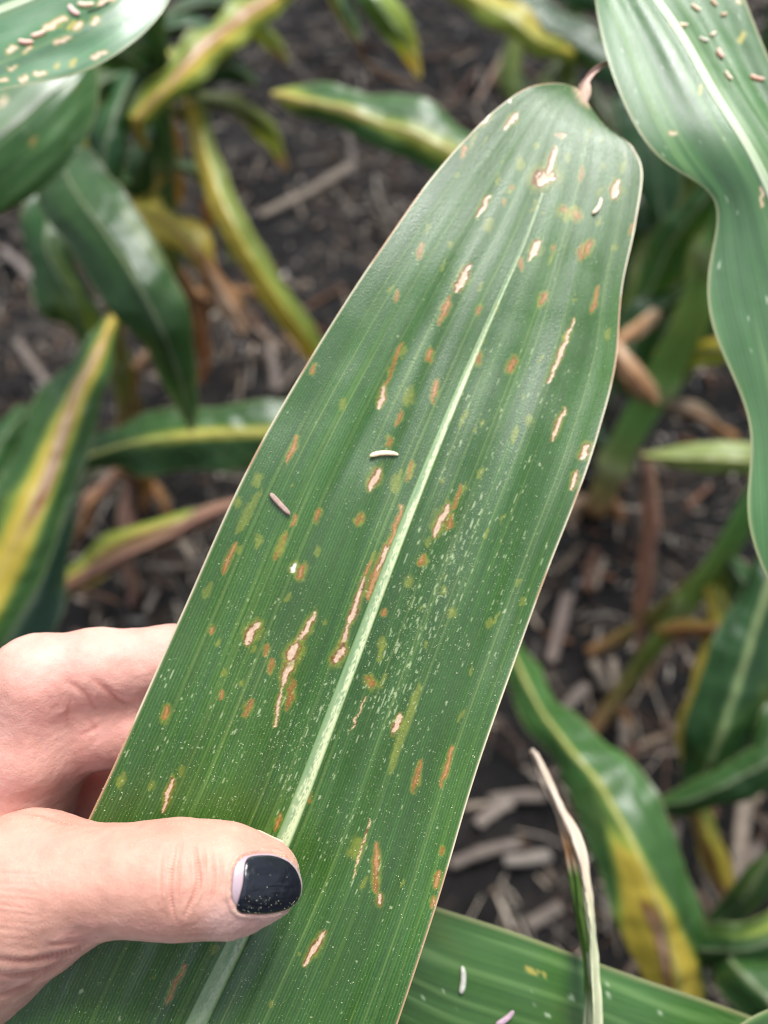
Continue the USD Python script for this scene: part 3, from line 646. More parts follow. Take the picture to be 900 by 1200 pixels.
# a rolled dry leaf end standing up beside the held leaf
rl = [(620, 882, .262, 625, 881, .260, 630, 883, .261), (632, 912, .258, 640, 910, .255, 646, 911, .257), (645, 945, .253, 655, 943, .249, 662, 942, .252), (655, 975, .249, 670, 975, .244, 678, 972, .247),
      (663, 1005, .245, 678, 1003, .239, 688, 1000, .243), (669, 1040, .241, 686, 1040, .234, 694, 1038, .239), (675, 1085, .237, 692, 1085, .229, 699, 1083, .235), (684, 1130, .232, 694, 1130, .225, 702, 1130, .231), (686, 1200, .227, 696, 1200, .220, 706, 1200, .226), (690, 1300, .220, 700, 1300, .214, 712, 1300, .219)]
L, Mi, R = rows_lmr(nearer(rl, .86))
P2, U2, S2, half2, len2 = surface(L, Mi, R, 31, 220, 1.1)
nn = fbm(np.stack([U2 * 3, S2 * 120, S2 * 0], -1), 4, 3); t2 = S2 / len2
c2 = lerp(np.array([.62, .52, .42]), np.array([.40, .30, .22]), nn)
c2 = lerp(c2, np.array([.42, .46, .28]), sstep(.35, .6, t2) * .8)
c2 = lerp(c2, BROWN * 1.2, sstep(-.1, -.5, U2) * np.exp(-((t2 - .33) / .07) ** 2) * .9)
c2 = lerp(c2, np.array([.09, .16, .03]) * (0.6 + .8 * nn)[..., None], sstep(-.2, -.4, U2) * sstep(.36, .42, t2) * sstep(.78, .7, t2))
c2 = c2 * (1 + .12 * np.cos(U2 * 22))[..., None]
N2 = gridnormals(P2); P2 = P2 + N2 * (np.cos(U2 * 18) * .0002 + (nn - .5) * .0015)[..., None]
roll = thing('corn_leaf', 'narrow rolled leaf end with dry whitish tip standing right of the held leaf', 'leaf', P2[110, 15])
put('blade', P2.reshape(-1, 3), gridfaces(220, 31), DRY, roll, c2.reshape(-1, 3), True)
bk = P2 + FWD * 0.0025 * (1 - U2 ** 2)[..., None] + FWD * .0003
put('rolled_underside', bk.reshape(-1, 3), gridfaces(220, 31), DRY, roll, (c2 * .8).reshape(-1, 3), True)

# ------------------------------------------------------------------ corn plants behind
def stalk(parent, pts, radii, cols, nodes=(), name='stalk', m=None, label=None):
    a = resample(np.array([np.r_[at(x, y, d)] for x, y, d in pts]), 60)
    t = np.linspace(0, 1, 60)
    rr = np.interp(t, np.linspace(0, 1, len(radii)), radii)
    for q in nodes: rr = rr * (1 + .35 * np.exp(-((t - q) / .02) ** 2))
    V, F = tube(a, rr, 14)
    tt = np.r_[np.repeat(t, 14), 0, 1]
    c = np.stack([np.interp(tt, np.linspace(0, 1, len(cols)), np.array(cols)[:, k]) for k in range(3)], 1)
    nz = fbm(V * np.array([160, 160, 25]), 4, len(pts))
    c = c * (.6 + .8 * nz)[:, None]
    for q in nodes: c = lerp(c, np.array([.30, .30, .14]), .6 * np.exp(-((tt - q) / .02) ** 2))
    pr = put(name, V, F, m or STALK, parent, c, True)
    if label: tag(pr, label)
    return pr

def mids(a, b): return lambda u, t: np.exp(-(u / a) ** 2) * b(t)

# upper left plant
A = thing('corn_plant', 'corn plant in the upper left with drooping green and yellowing narrow leaves', 'plant', at(200, 420, ground_depth(420)))
stalk(A, [(206, 420, ground_depth(420)), (203, 340, 1.0), (196, 250, .88), (190, 160, .76), (182, 60, .66), (176, -60, .56)], [.012, .011, .010, .009], [BROWN * .6, YGREEN * .7, GREEN * 1.5, GREEN], (.25, .6))
blade('leaf', A, [(176, 70, .66, 6), (110, 105, .62, 16, 16), (62, 150, .55, 26, 26), (78, 205, .50, 42, 42), (117, 265, .47, 44, 46), (160, 330, .46, 43, 44), (195, 400, .47, 28, 32), (216, 460, .5, 16, 18), (225, 506, .52, 2, 2)], GREEN * .62, label='dark green drooping leaf', rib=PALE * .45, ribw=.0014, nu=41, nv=150, ruffle=.002)
blade('leaf', A, [(180, 60, .66, 8), (150, 100, .63, 22, 20), (127, 160, .61, 22, 24), (122, 220, .62, 18, 20), (132, 275, .64, 4, 4)], DGREEN * 1.3, rib=PALE * .6)
blade('leaf', A, [(195, 60, .74, 10), (222, 95, .71, 12), (238, 170, .68, 14), (262, 240, .66, 17), (300, 310, .66, 17), (340, 370, .67, 17), (376, 420, .70, 11), (400, 450, .73, 3)], YGREEN * .9, yellow=lambda u, t: sstep(-.55, .3, u) * .95 * sstep(.1, .3, t), rib=YELLOW, ruffle=.001, label='narrow leaf, one half yellow')
blade('leaf', A, [(192, 200, .80, 5), (168, 240, .75, 18), (202, 266, .72, 20), (234, 300, .72, 20, 18), (258, 340, .73, 15), (272, 365, .74, 13), (287, 390, .76, 5)], YGREEN, yellow=lambda u, t: .75 + 0 * u, brown=lambda u, t: sstep(.5, .95, t) * .75 + .35 * np.exp(-(u / .3) ** 2), rib=BROWN, ruffle=.011, label='curled yellow leaf with crinkled brown tip')
blade('leaf', A, [(172, 175, .64, 6), (160, 140, .61, 15), (190, 108, .62, 20), (235, 62, .65, 23), (290, 20, .70, 22), (345, -18, .75, 12), (380, -40, .78, 3)], YGREEN * .5, yellow=lambda u, t: .3 + .5 * np.exp(-(u / .5) ** 2) + .3 * sstep(.6, .9, t), brown=lambda u, t: np.exp(-((u + .2) / .25) ** 2) * .75 * sstep(.1, .3, t), rib=BROWN, label='yellowing leaf with brown middle')
blade('leaf', A, [(185, 85, .68, 6), (150, 66, .60, 22, 16), (118, 50, .57, 28, 20), (100, 20, .55, 30, 20), (80, -20, .54, 20)], DGREEN * .9, rib=PALE * .5)
blade('leaf', A, [(186, 110, .72, 6), (215, 90, .68, 22, 18), (260, 78, .69, 20, 18), (300, 100, .72, 3)], DGREEN * 1.1, rib=PALE * .5)
blade('leaf', A, [(196, 220, .80, 5), (120, 215, .72, 16), (60, 235, .67, 20), (55, 290, .66, 30, 26), (84, 350, .67, 30, 26), (104, 410, .70, 12), (112, 450, .72, 2)], DGREEN * 1.2, yellow=lambda u, t: .25 * sstep(.5, .9, t), ruffle=.010, rib=PALE * .5, label='ragged dark leaf behind the drooping one')
blade('leaf', A, [(196, 130, .80, 5), (205, 170, .84, 8), (206, 215, .88, 9), (200, 260, .92, 3)], YELLOW * .6, brown=lambda u, t: .4 + 0 * u, rib=BROWN, ruffle=.004)
blade('leaf', A, [(190, 120, .78, 5), (180, 170, .80, 8), (172, 215, .86, 3)], YGREEN * .9, rib=PALE, ruffle=.004)
blade('leaf', A, [(204, 330, .98, 4), (235, 350, 1.0, 9), (240, 400, 1.05, 8), (236, 450, 1.1, 3)], BROWN * .8, brown=lambda u, t: .4 + 0 * u, rib=None, m=DRY, ruffle=.006)

# lower left plant
Cp = thing('corn_plant', 'corn plant at the left edge with a broad leaf striped yellow and brown', 'plant', at(152, 560, ground_depth(560)))
stalk(Cp, [(155, 560, ground_depth(560)), (150, 500, .88), (142, 440, .76), (134, 375, .66), (130, 330, .60)], [.011, .010, .008, .005], [BROWN * .6, BROWN, YGREEN * .8, BROWN], (.35, .7))
blade('leaf', Cp, [(137, 352, .64, 5), (129, 378, .60, 9), (112, 418, .57, 20), (86, 470, .54, 36, 34), (60, 530, .52, 44, 40), (34, 592, .50, 44, 42), (4, 662, .49, 46), (-40, 745, .48, 42), (-90, 830, .48, 4)], GREEN * .95, yellow=lambda u, t: np.exp(-(np.abs(u + .05) / .40) ** 3) * 1.0 * sstep(1, .8, t) + sstep(.2, .06, t) * .8, brown=lambda u, t: np.exp(-(np.abs(u + .05 + .12 * np.sin(t * 14)) / .20) ** 3) * sstep(.1, .25, t) * sstep(.85, .5, t) * .9 + sstep(.14, .05, t) * .5, rib=np.array([.5, .36, .12]), ribw=.0012, label='broad leaf with tan dead centre bordered yellow', nu=45, nv=150, ruffle=.003)
blade('leaf', Cp, [(148, 490, .84, 5), (105, 520, .70, 10), (85, 545, .66, 8), (125, 527, .63, 26, 22), (180, 515, .61, 42, 32), (250, 508, .60, 42, 36), (330, 505, .6, 40, 36), (420, 500, .62, 25), (470, 497, .63, 3)][3 - 2:], GREEN * .7, yellow=lambda u, t: np.exp(-(u / .13) ** 2) * sstep(.3, .6, t) * 1.0, rib=np.array([.40, .40, .12]), ribw=.0022, label='horizontal green leaf with yellow midrib', ruffle=.003, nu=41)
blade('leaf', Cp, [(152, 540, .92, 4), (80, 690, .78, 8), (62, 702, .74, 5), (95, 672, .72, 18, 14), (150, 632, .70, 22, 14), (210, 612, .70, 10), (262, 596, .72, 3)][1:], YGREEN * .8, yellow=lambda u, t: .65 + .3 * u, rib=PINKB, ribw=.003, label='yellow-green leaf with a rusty lower edge', ruffle=.002)
blade('leaf', Cp, [(52, 706, .715, 6), (90, 682, .70, 9), (140, 655, .69, 9), (200, 627, .685, 8), (240, 605, .68, 9), (285, 588, .68, 6)], PINKB * .9, brown=lambda u, t: .25 + 0 * u, rib=PINKB, m=DRY, ruffle=.004, label='rusty brown dried strip of leaf')
blade('leaf', Cp, [(150, 560, .95, 4), (148, 620, .90, 9), (154, 680, .92, 7), (150, 730, .98, 3)], PINKB * .8, rib=None, m=DRY, ruffle=.006)
blade('leaf', Cp, [(120, 560, .80, 4), (75, 610, .62, 14), (48, 680, .58, 34), (14, 745, .56, 38), (-30, 820, .55, 22), (-60, 870, .56, 3)], np.array([.03, .085, .045]), rib=PALE * .4, label='bluish-green leaf above the knuckles')
blade('leaf', Cp, [(150, 470, .82, 4), (40, 480, .72, 10), (-5, 530, .66, 24), (-30, 600, .64, 30), (-60, 690, .63, 6)][1:], DGREEN * 1.2, rib=PALE * .4)
blade('leaf', Cp, [(140, 400, .70, 5), (152, 450, .78, 10), (150, 500, .86, 8), (140, 560, .95, 3)], YELLOW * .5, brown=lambda u, t: .45 + 0 * u, rib=None, m=DRY, ruffle=.006)

# upper right plant, standing behind the broad bluish leaf
B = thing('corn_plant', 'corn plant in the upper right with a thick green leaning stalk', 'plant', at(705, 580, ground_depth(580)))
stalk(B, [(698, 600, ground_depth(600)), (722, 540, .96), (762, 465, .89), (800, 395, .82), (835, 315, .76), (868, 220, .70), (900, 110, .64), (930, -20, .58)], [.014, .0175, .0165, .015, .013], [BROWN * .8, GREEN * 1.9 + YGREEN * .25, YGREEN * .6 + GREEN, GREEN * 1.6, GREEN], (.12, .34, .62))
stalk(B, [(755, 400, .98), (772, 330, .95), (790, 250, .92), (797, 180, .90), (800, 60, .86), (805, -60, .82)], [.009, .008, .007, .006], [GREEN * 1.5, YGREEN * .55, GREEN * 1.6, GREEN], (.4,), label='thinner pale side stalk')
stalk(B, [(650, 190, 1.30), (664, 100, 1.22), (672, 20, 1.15), (680, -60, 1.1)], [.013, .012, .010], [GREEN * 1.1, YGREEN * .5, GREEN], (.4,), label='shaded stalk further back')
blade('leaf', B, [(735, -70, .95, 12), (745, 20, .90, 30), (752, 110, .87, 34), (770, 200, .86, 30), (775, 280, .88, 6)], DGREEN, rib=PALE * .4)
blade('leaf', B, [(820, 120, .84, 8), (760, 95, .86, 18, 22), (690, 60, .88, 26, 24), (625, 20, .90, 26), (570, -30, .93, 8)], DGREEN * 1.1, rib=PALE * .4)
blade('leaf', B, [(800, 30, .86, 10), (740, 0, .88, 26), (680, -15, .92, 26), (610, -30, .96, 6)], DGREEN * 1.25, rib=PALE * .4)
blade('leaf', B, [(868, 220, .72, 8), (830, 230, .76, 18), (790, 280, .80, 24), (762, 340, .84, 22), (735, 400, .88, 16), (722, 440, .90, 3)], GREEN * .8, yellow=lambda u, t: .3 * sstep(.5, .9, t), rib=PALE * .6)
blade('leaf', B, [(835, 315, .78, 8), (790, 350, .83, 12), (752, 380, .84, 26), (735, 430, .85, 24), (742, 470, .87, 4)], GREEN * .7, rib=PALE * .6)
blade('leaf', B, [(790, 360, .86, 5), (735, 395, .78, 8), (722, 408, .76, 9), (742, 438, .74, 16), (757, 458, .74, 13), (772, 474, .75, 2)], TAN * .6, brown=lambda u, t: .7 + 0 * u, rib=BROWN, m=DRY, ruffle=.003, label='dry brown leaf tip hanging against the stalk')
blade('leaf', B, [(900, 395, .74, 10), (850, 408, .78, 14), (800, 418, .84, 13), (750, 420, .9, 8), (722, 420, .93, 3)], YGREEN * 1.2, yellow=lambda u, t: .4 + .4 * u, rib=PINKB * 1.4, label='pale yellow leaf with pinkish edge')
blade('leaf', B, [(905, 545, .70, 16), (875, 540, .66, 21, 16), (835, 538, .66, 21, 15), (795, 537, .67, 15, 11), (765, 535, .68, 7), (750, 534, .69, 2)], np.array([.25, .31, .09]), yellow=lambda u, t: .35 * np.exp(-((u - .0) / .3) ** 2), rib=np.array([.42, .40, .16]), ruffle=.001, label='pale yellow-green leaf with a pinkish margin')
blade('leaf', B, [(752, 530, .69, 3), (760, 560, .70, 9), (763, 610, .73, 10), (757, 670, .77, 10), (751, 730, .82, 8), (752, 790, .88, 4)], PINKB * 1.0, brown=lambda u, t: .18 + 0 * u, rib=PINKB * .8, m=DRY, ruffle=.003, label='long pinkish-brown dried strip hanging down')
blade('leaf', B, [(790, 250, .96, 6), (740, 260, 1.0, 22), (715, 310, 1.04, 24), (708, 370, 1.08, 16), (700, 420, 1.12, 3)], DGREEN, rib=PALE * .3)
blade('leaf', B, [(797, 150, .92, 6), (822, 200, .90, 16), (815, 270, .90, 20), (806, 340, .92, 14), (812, 400, .95, 3)], GREEN * .9, yellow=lambda u, t: .3 + 0 * u, rib=PALE * .6)
blade('leaf', B, [(680, 120, 1.24, 6), (660, 160, 1.2, 22), (655, 220, 1.25, 20), (660, 280, 1.3, 3)], DGREEN * .8, rib=PALE * .3)
blade('leaf', B, [(700, 180, .60, 3), (640, 222, .57, 26), (560, 192, .56, 36, 33), (520, 172, .565, 38, 34), (470, 150, .57, 36, 30), (410, 130, .58, 27, 22), (352, 117, .60, 17), (318, 110, .62, 3)], GREEN * .95, yellow=lambda u, t: np.exp(-((u + .05) / .3) ** 2) * .75 + sstep(.8, .95, t) * .5, brown=lambda u, t: np.exp(-((u + .05) / .12) ** 2) * .55 * sstep(.45, .6, t), rib=np.array([.46, .40, .17]), ribw=.0022, label='blotched green leaf with pale yellow centre', nu=41)
blade('leaf', B, [(700, 60, .96, 5), (660, 60, .86, 12), (632, 48, .82, 17), (590, 18, .82, 20), (545, -8, .84, 18), (500, -30, .86, 4)], YGREEN * .85, yellow=lambda u, t: .55 + .2 * u, rib=YELLOW * .7, label='yellowish leaf curling at the top')
# leaves entering from above, between the two plants
Ep = thing('corn_plant', 'corn plant above the picture whose bright green leaf tips hang in from the top', 'plant', at(440, -120, .70))
stalk(Ep, [(430, -90, .75), (436, -180, .7), (440, -300, .64)], [.010, .009], [GREEN * 1.5, GREEN], (.5,))
blade('leaf', Ep, [(420, -110, .72, 5), (415, -40, .63, 12), (436, -5, .61, 18), (460, 28, .62, 19), (478, 56, .64, 13), (492, 92, .67, 2)], np.array([.07, .18, .035]), yellow=lambda u, t: .25 + .6 * sstep(.8, 1, t), rib=PALE, ruffle=.002, label='bright green leaf tip pointing down')
blade('leaf', Ep, [(425, -110, .72, 5), (388, -30, .64, 9), (400, 5, .64, 11), (412, 30, .65, 9), (420, 48, .66, 3)], np.array([.08, .17, .05]), yellow=lambda u, t: sstep(.2, .9, u) * .8, rib=PALE, ruffle=.001, label='slender leaf tip with a yellow edge')
stalk(Ep, [(418, 44, .66), (424, 62, .67), (438, 80, .69), (470, 95, .72), (492, 99, .74)], [.0012, .0007], [BROWN, BROWN * .6], (), 'leaf_thread', DRY, 'thin brown dried thread of a leaf tip')

# lower right plant
D = thing('corn_plant', 'corn plant at the lower right with a slanting light green stem and twisted leaf', 'plant', at(690, 862, ground_depth(862)))
stalk(D, [(690, 862, ground_depth(862)), (735, 800, .84), (780, 740, .78), (825, 680, .71), (850, 645, .67), (880, 595, .63), (925, 520, .58), (980, 430, .52)], [.007, .0085, .0085, .009, .009], [BROWN * .8, YGREEN * .6, YGREEN * .75 + GREEN, GREEN * 2.2, GREEN * 1.6], (.42,))
stalk(D, [(690, 765, ground_depth(765) - .01), (740, 740, .86), (790, 705, .77), (828, 672, .71)], [.007, .0075, .007], [BROWN * .9, YGREEN * .5 + BROWN * .3, YGREEN * .6], (), label='second brownish stem')
blade('leaf', D, [(832, 685, .69, 7), (842, 715, .68, 13), (836, 755, .67, 14), (824, 800, .67, 14), (808, 840, .68, 15), (800, 880, .70, 6), (802, 900, .71, 2)], YELLOW * .5 + YGREEN * .6, yellow=lambda u, t: .5 + .4 * u, rib=YELLOW * .9, ruffle=.004, label='yellow hanging leaf')
blade('leaf', D, [(850, 735, .66, 5), (825, 737, .67, 10), (795, 738, .70, 10), (770, 740, .73, 4)], YELLOW * .6, brown=lambda u, t: .35 + 0 * u, rib=BROWN, ruffle=.004, label='short yellow-brown leaf across the stem')
blade('leaf', D, [(930, 620, .60, 10), (900, 690, .59, 30, 34), (872, 780, .585, 44, 44), (845, 860, .59, 44, 42), (822, 915, .61, 28), (800, 945, .63, 4)], DGREEN * 1.25, rib=np.array([.24, .30, .12]), ribw=.0036, label='dark green leaf with thick pale midrib', nu=41)
blade('leaf', D, [(920, 880, .57, 20), (880, 905, .575, 26), (840, 925, .58, 24), (800, 940, .59, 17), (765, 945, .60, 4)], GREEN * .65, rib=PALE * .5, ruffle=.003, label='green leaf bending across below the dark one')
blade('leaf', D, [(800, 925, .61, 5), (818, 950, .60, 12), (834, 992, .60, 15), (848, 1035, .62, 12), (860, 1075, .64, 8), (866, 1098, .65, 2)], YGREEN * 1.1, yellow=lambda u, t: .4 + .5 * t, brown=lambda u, t: .65 * sstep(.5, .9, t) + .4 * np.exp(-((u - .5) / .3) ** 2), rib=YELLOW * .8, ruffle=.004, label='yellow-green strip ending in a brown tip')
blade('leaf', D, [(566, 700, .70, 3), (592, 745, .66, 10), (610, 785, .60, 20), (634, 832, .55, 24, 22), (668, 878, .51, 26, 34), (706, 925, .485, 38, 50), (740, 985, .47, 50, 50), (768, 1050, .465, 52, 50), (786, 1110, .47, 46, 40), (798, 1165, .48, 32, 30), (806, 1225, .50, 8, 8)], GREEN * 1.05, yellow=lambda u, t: np.exp(-(u / .06) ** 2) * .5 * sstep(.3, .5, t) + sstep(.0, .10, t - .57 - .22 * np.abs(u - .35)) * 1.0, brown=lambda u, t: sstep(.68, .76, t) * np.exp(-((u - .32 - .1 * np.sin(t * 30)) / .17) ** 2) * .85, rib=np.array([.36, .36, .12]), ribw=.0016, label='large twisted glossy leaf with a yellow and brown patch', nu=45, nv=160, ruffle=.003)
blade('leaf', D, [(960, 1060, .46, 30), (915, 1100, .455, 36), (865, 1115, .46, 34), (815, 1112, .48, 22), (780, 1105, .50, 4)], DGREEN * 1.3, yellow=lambda u, t: .3 * sstep(-.2, .6, u), rib=PALE * .5, label='dark leaf in the lower right corner')
blade('leaf', D, [(830, 1095, .50, 6), (860, 1130, .46, 26), (900, 1170, .44, 34), (950, 1215, .43, 34), (990, 1260, .43, 5)], GREEN * .8, rib=PALE * .6)
blade('leaf', D, [(940, 820, .60, 14), (915, 850, .58, 26), (890, 890, .58, 18), (870, 915, .59, 3)], GREEN * .8, rib=PALE * .6)
blade('leaf', D, [(905, 640, .66, 5), (880, 690, .70, 16), (862, 740, .72, 20), (852, 800, .74, 14), (850, 850, .76, 3)], BGREEN * .7, rib=PALE * .5)

def strand(plant, pts, col, label=None):
    blade('leaf', plant, pts, col, brown=lambda u, t: .2 + .3 * t, rib=None, m=DRY, ruffle=.007, nv=60, nu=15, label=label)
strand(A, [(204, 330, .98, 4), (240, 350, 1.0, 8), (285, 340, 1.03, 7), (320, 360, 1.08, 2)], BROWN * .7)
strand(A, [(204, 380, 1.05, 4), (172, 420, 1.05, 9), (145, 470, 1.1, 6), (138, 520, 1.15, 2)], TAN * .35)
strand(A, [(200, 300, .95, 4), (222, 350, .98, 9), (226, 410, 1.03, 9), (214, 470, 1.1, 3)], BROWN * .6)
strand(A, [(186, 120, .72, 4), (230, 150, .78, 8), (246, 210, .86, 9), (238, 280, .95, 3)], YELLOW * .35)
strand(Cp, [(153, 545, 1.0, 4), (190, 590, .98, 8), (214, 640, 1.0, 8), (238, 705, 1.05, 2)], BROWN * .8)
strand(Cp, [(151, 530, .98, 4), (110, 585, .95, 9), (86, 640, .98, 7), (70, 690, 1.0, 2)], PINKB * .7)
strand(Cp, [(140, 430, .76, 4), (158, 480, .84, 8), (170, 540, .92, 9), (168, 600, 1.0, 3)], YELLOW * .35)
strand(B, [(699, 585, 1.02, 5), (668, 598, 1.0, 12), (645, 640, 1.02, 12), (634, 700, 1.06, 3)], TAN * .45, 'dead tan leaf at the foot of the thick stalk')
strand(B, [(704, 572, 1.0, 5), (728, 610, 1.0, 10), (738, 660, 1.04, 8), (732, 720, 1.08, 2)], BROWN * .8)
strand(B, [(702, 585, 1.02, 5), (690, 640, 1.03, 9), (676, 700, 1.06, 8), (672, 760, 1.08, 2)], BROWN * .6)
strand(B, [(760, 470, .90, 4), (800, 480, .90, 9), (842, 500, .92, 8), (870, 540, .98, 2)], TAN * .4)
strand(D, [(692, 850, .90, 4), (722, 832, .88, 8), (742, 870, .88, 9), (744, 940, .86, 2)], BROWN * .9)
strand(D, [(691, 858, .90, 4), (655, 850, .90, 8), (622, 885, .88, 8), (600, 930, .86, 2)], TAN * .35)
strand(D, [(826, 690, .72, 4), (800, 700, .76, 7), (772, 742, .80, 8), (760, 810, .84, 2)], BROWN * .8)
strand(D, [(790, 960, .62, 4), (770, 1000, .64, 9), (776, 1050, .66, 8), (790, 1090, .68, 2)], BROWN * .9)
for pts, col in (([(800, 300, .94, 6), (758, 250, .97, 20), (712, 190, 1.0, 24), (668, 140, 1.04, 18), (640, 100, 1.08, 3)], DGREEN * .8), ([(782, 300, .96, 6), (752, 330, .98, 18), (735, 380, 1.02, 18), (728, 450, 1.08, 3)], DGREEN), ([(670, 60, 1.2, 6), (640, 110, 1.2, 16), (628, 180, 1.24, 16), (640, 250, 1.3, 3)], YGREEN * .35),
                 ([(850, 270, .78, 6), (842, 330, .80, 18), (820, 390, .84, 18), (800, 450, .9, 3)], GREEN * .7), ([(805, 60, .88, 6), (835, 120, .86, 20), (842, 200, .86, 20), (830, 270, .9, 3)], DGREEN)):
    blade('leaf', B, pts, col, rib=PALE * .3, yellow=lambda u, t: .25 * sstep(.5, 1, t))
for pts, col in (([(765, 470, .90, 4), (748, 420, .92, 9), (742, 360, .95, 10), (752, 300, .98, 8), (770, 250, 1.0, 3)], YGREEN * .7), ([(800, 400, .86, 4), (826, 360, .86, 9), (832, 300, .87, 9), (824, 250, .9, 3)], YGREEN * .6),
                 ([(722, 540, .97, 4), (700, 500, 1.0, 9), (712, 450, 1.02, 11), (745, 420, 1.05, 4)], GREEN * .6), ([(700, 585, 1.02, 4), (725, 565, 1.03, 8), (760, 590, 1.06, 8), (790, 640, 1.1, 3)], TAN * .4),
                 ([(650, 180, 1.3, 5), (620, 150, 1.26, 12), (600, 90, 1.24, 14), (606, 30, 1.24, 4)], GREEN * .5), ([(690, 100, 1.1, 5), (716, 150, 1.08, 16), (724, 220, 1.1, 16), (716, 290, 1.14, 4)], YGREEN * .3)):
    blade('leaf', B, pts, col, rib=PALE * .4, yellow=lambda u, t: .35 * sstep(.3, .9, t), brown=lambda u, t: .4 * sstep(.7, 1, t))
for pts, col in (([(196, 190, .82, 4), (232, 205, .84, 9), (262, 250, .88, 10), (272, 310, .92, 3)], GREEN * .6), ([(190, 110, .74, 4), (262, 120, .78, 12), (310, 150, .84, 12), (335, 200, .9, 3)], YGREEN * .35), ([(180, 30, .66, 5), (240, 5, .70, 14), (300, 30, .76, 14), (338, 75, .82, 3)], DGREEN * .9), ([(203, 350, 1.0, 4), (180, 330, .98, 8), (150, 350, .98, 8), (128, 400, 1.0, 3)], YELLOW * .3)):
    blade('leaf', A, pts, col, rib=PALE * .4, yellow=lambda u, t: .35 * sstep(.3, .9, t), brown=lambda u, t: .4 * sstep(.7, 1, t))
for pts, col in (([(178, 40, .66, 6), (215, 30, .66, 16), (252, 50, .68, 18), (275, 95, .72, 3)], DGREEN), ([(188, 140, .74, 6), (165, 190, .74, 16), (160, 250, .78, 16), (172, 320, .84, 3)], GREEN * .6), ([(183, 70, .68, 5), (140, 80, .66, 14), (110, 120, .66, 16), (95, 180, .70, 3)], DGREEN)):
    blade('leaf', A, pts, col, rib=PALE * .3, yellow=lambda u, t: .3 * sstep(.4, 1, t))
for pts, col in (([(850, 650, .67, 5), (870, 680, .66, 18), (905, 720, .66, 22), (950, 780, .68, 4)], DGREEN), ([(860, 630, .66, 5), (846, 700, .72, 14), (850, 780, .76, 16), (868, 860, .80, 3)], YGREEN * .5), ([(905, 1000, .56, 8), (880, 1040, .56, 20), (850, 1075, .58, 16), (820, 1090, .60, 3)], GREEN * .6)):
    blade('leaf', D, pts, col, rib=PALE * .3)

# the rest of the field just outside the picture, one plant and its copies
def field_plant(loc, rz):
    pl = UsdGeom.Xform.Define(stage, numbered('/World', 'field_corn_plant'))
    pl.AddTranslateOp().Set(Gf.Vec3d(*loc)); pl.AddRotateZOp().Set(rz)
    return tag(pl.GetPrim(), 'tall corn plant of the surrounding rows with its dark leaves above the camera', 'plant', 'tall corn plants around the picture')
FP = field_plant((0, 0, 0), 0)
zz = np.linspace(0, 2.1, 50); V, F = tube(np.stack([.01 * np.sin(zz * 3), .01 * np.cos(zz * 2), zz - .03], 1), np.interp(zz, [0, 1, 2.1], [.014, .012, .005]) * (1 + .2 * np.exp(-((zz % .17 - .08) / .012) ** 2)), 12)
put('stalk', V, F, STALK, FP, np.repeat(np.array([[.08, .14, .03]]), len(V), 0), True)
fr = np.random.default_rng(4)
for k in range(11):
    z0, az, ln = .80 + .115 * k, k * PI + fr.normal(0, .35), .62 - .022 * abs(k - 4) * 1.5
    q = np.linspace(0, 1, 40); dirv = np.array([math.cos(az), math.sin(az), 0])
    rise = fr.uniform(.30, .5)
    Mm = np.array([0, 0, z0]) + dirv * (ln * q)[:, None] * .95 + np.array([0, 0, 1.]) * (rise * q * 1.2 - (.75 + .1 * fr.normal()) * q ** 2.3)[:, None] * ln * 1.3
    wd = .042 * np.clip(np.sin(np.clip(q * .9 + .12, 0, 1) * PI), 0, 1) ** .7
    sd = np.cross(dirv, [0, 0, 1.])
    P3, U3, S3, h3, l3 = surface(Mm + sd * wd[:, None] + np.array([0, 0, .012]), Mm, Mm - sd * wd[:, None] + np.array([0, 0, .012]), 13, 50, 1.2, spline=PchipInterpolator)
    N3 = gridnormals(P3); P3 = P3 + N3 * (.008 * np.sin(S3 * 60 + k + np.sign(U3)) * U3 ** 2)[..., None]
    put('leaf', P3.reshape(-1, 3), gridfaces(50, 13), LEAF, FP, paint(P3, U3, S3, h3, l3, GREEN, None, None, PALE, .002, 60 + k).reshape(-1, 3), True)
spots = [(-.86, .1), (-.90, .42), (-.84, .75), (-.92, 1.1), (-.9, 1.5), (.88, .05), (.93, .4), (.86, .72), (.9, 1.05), (.95, 1.5), (-.55, 2.15), (-.15, 2.3), (.25, 2.2), (.6, 2.1), (-.9, -.3), (.9, -.35), (-1.3, .9), (1.35, .8)]
FP.GetAttribute('xformOp:translate').Set(Gf.Vec3d(-.86, -.02, 0)); FP.GetAttribute('xformOp:rotateZ').Set(70.)
for (x, y) in spots[1:]:
    o = field_plant((x, y, 0), float(fr.uniform(0, 360)))
    o.GetReferences().AddInternalReference(FP.GetPath()); o.SetInstanceable(True)

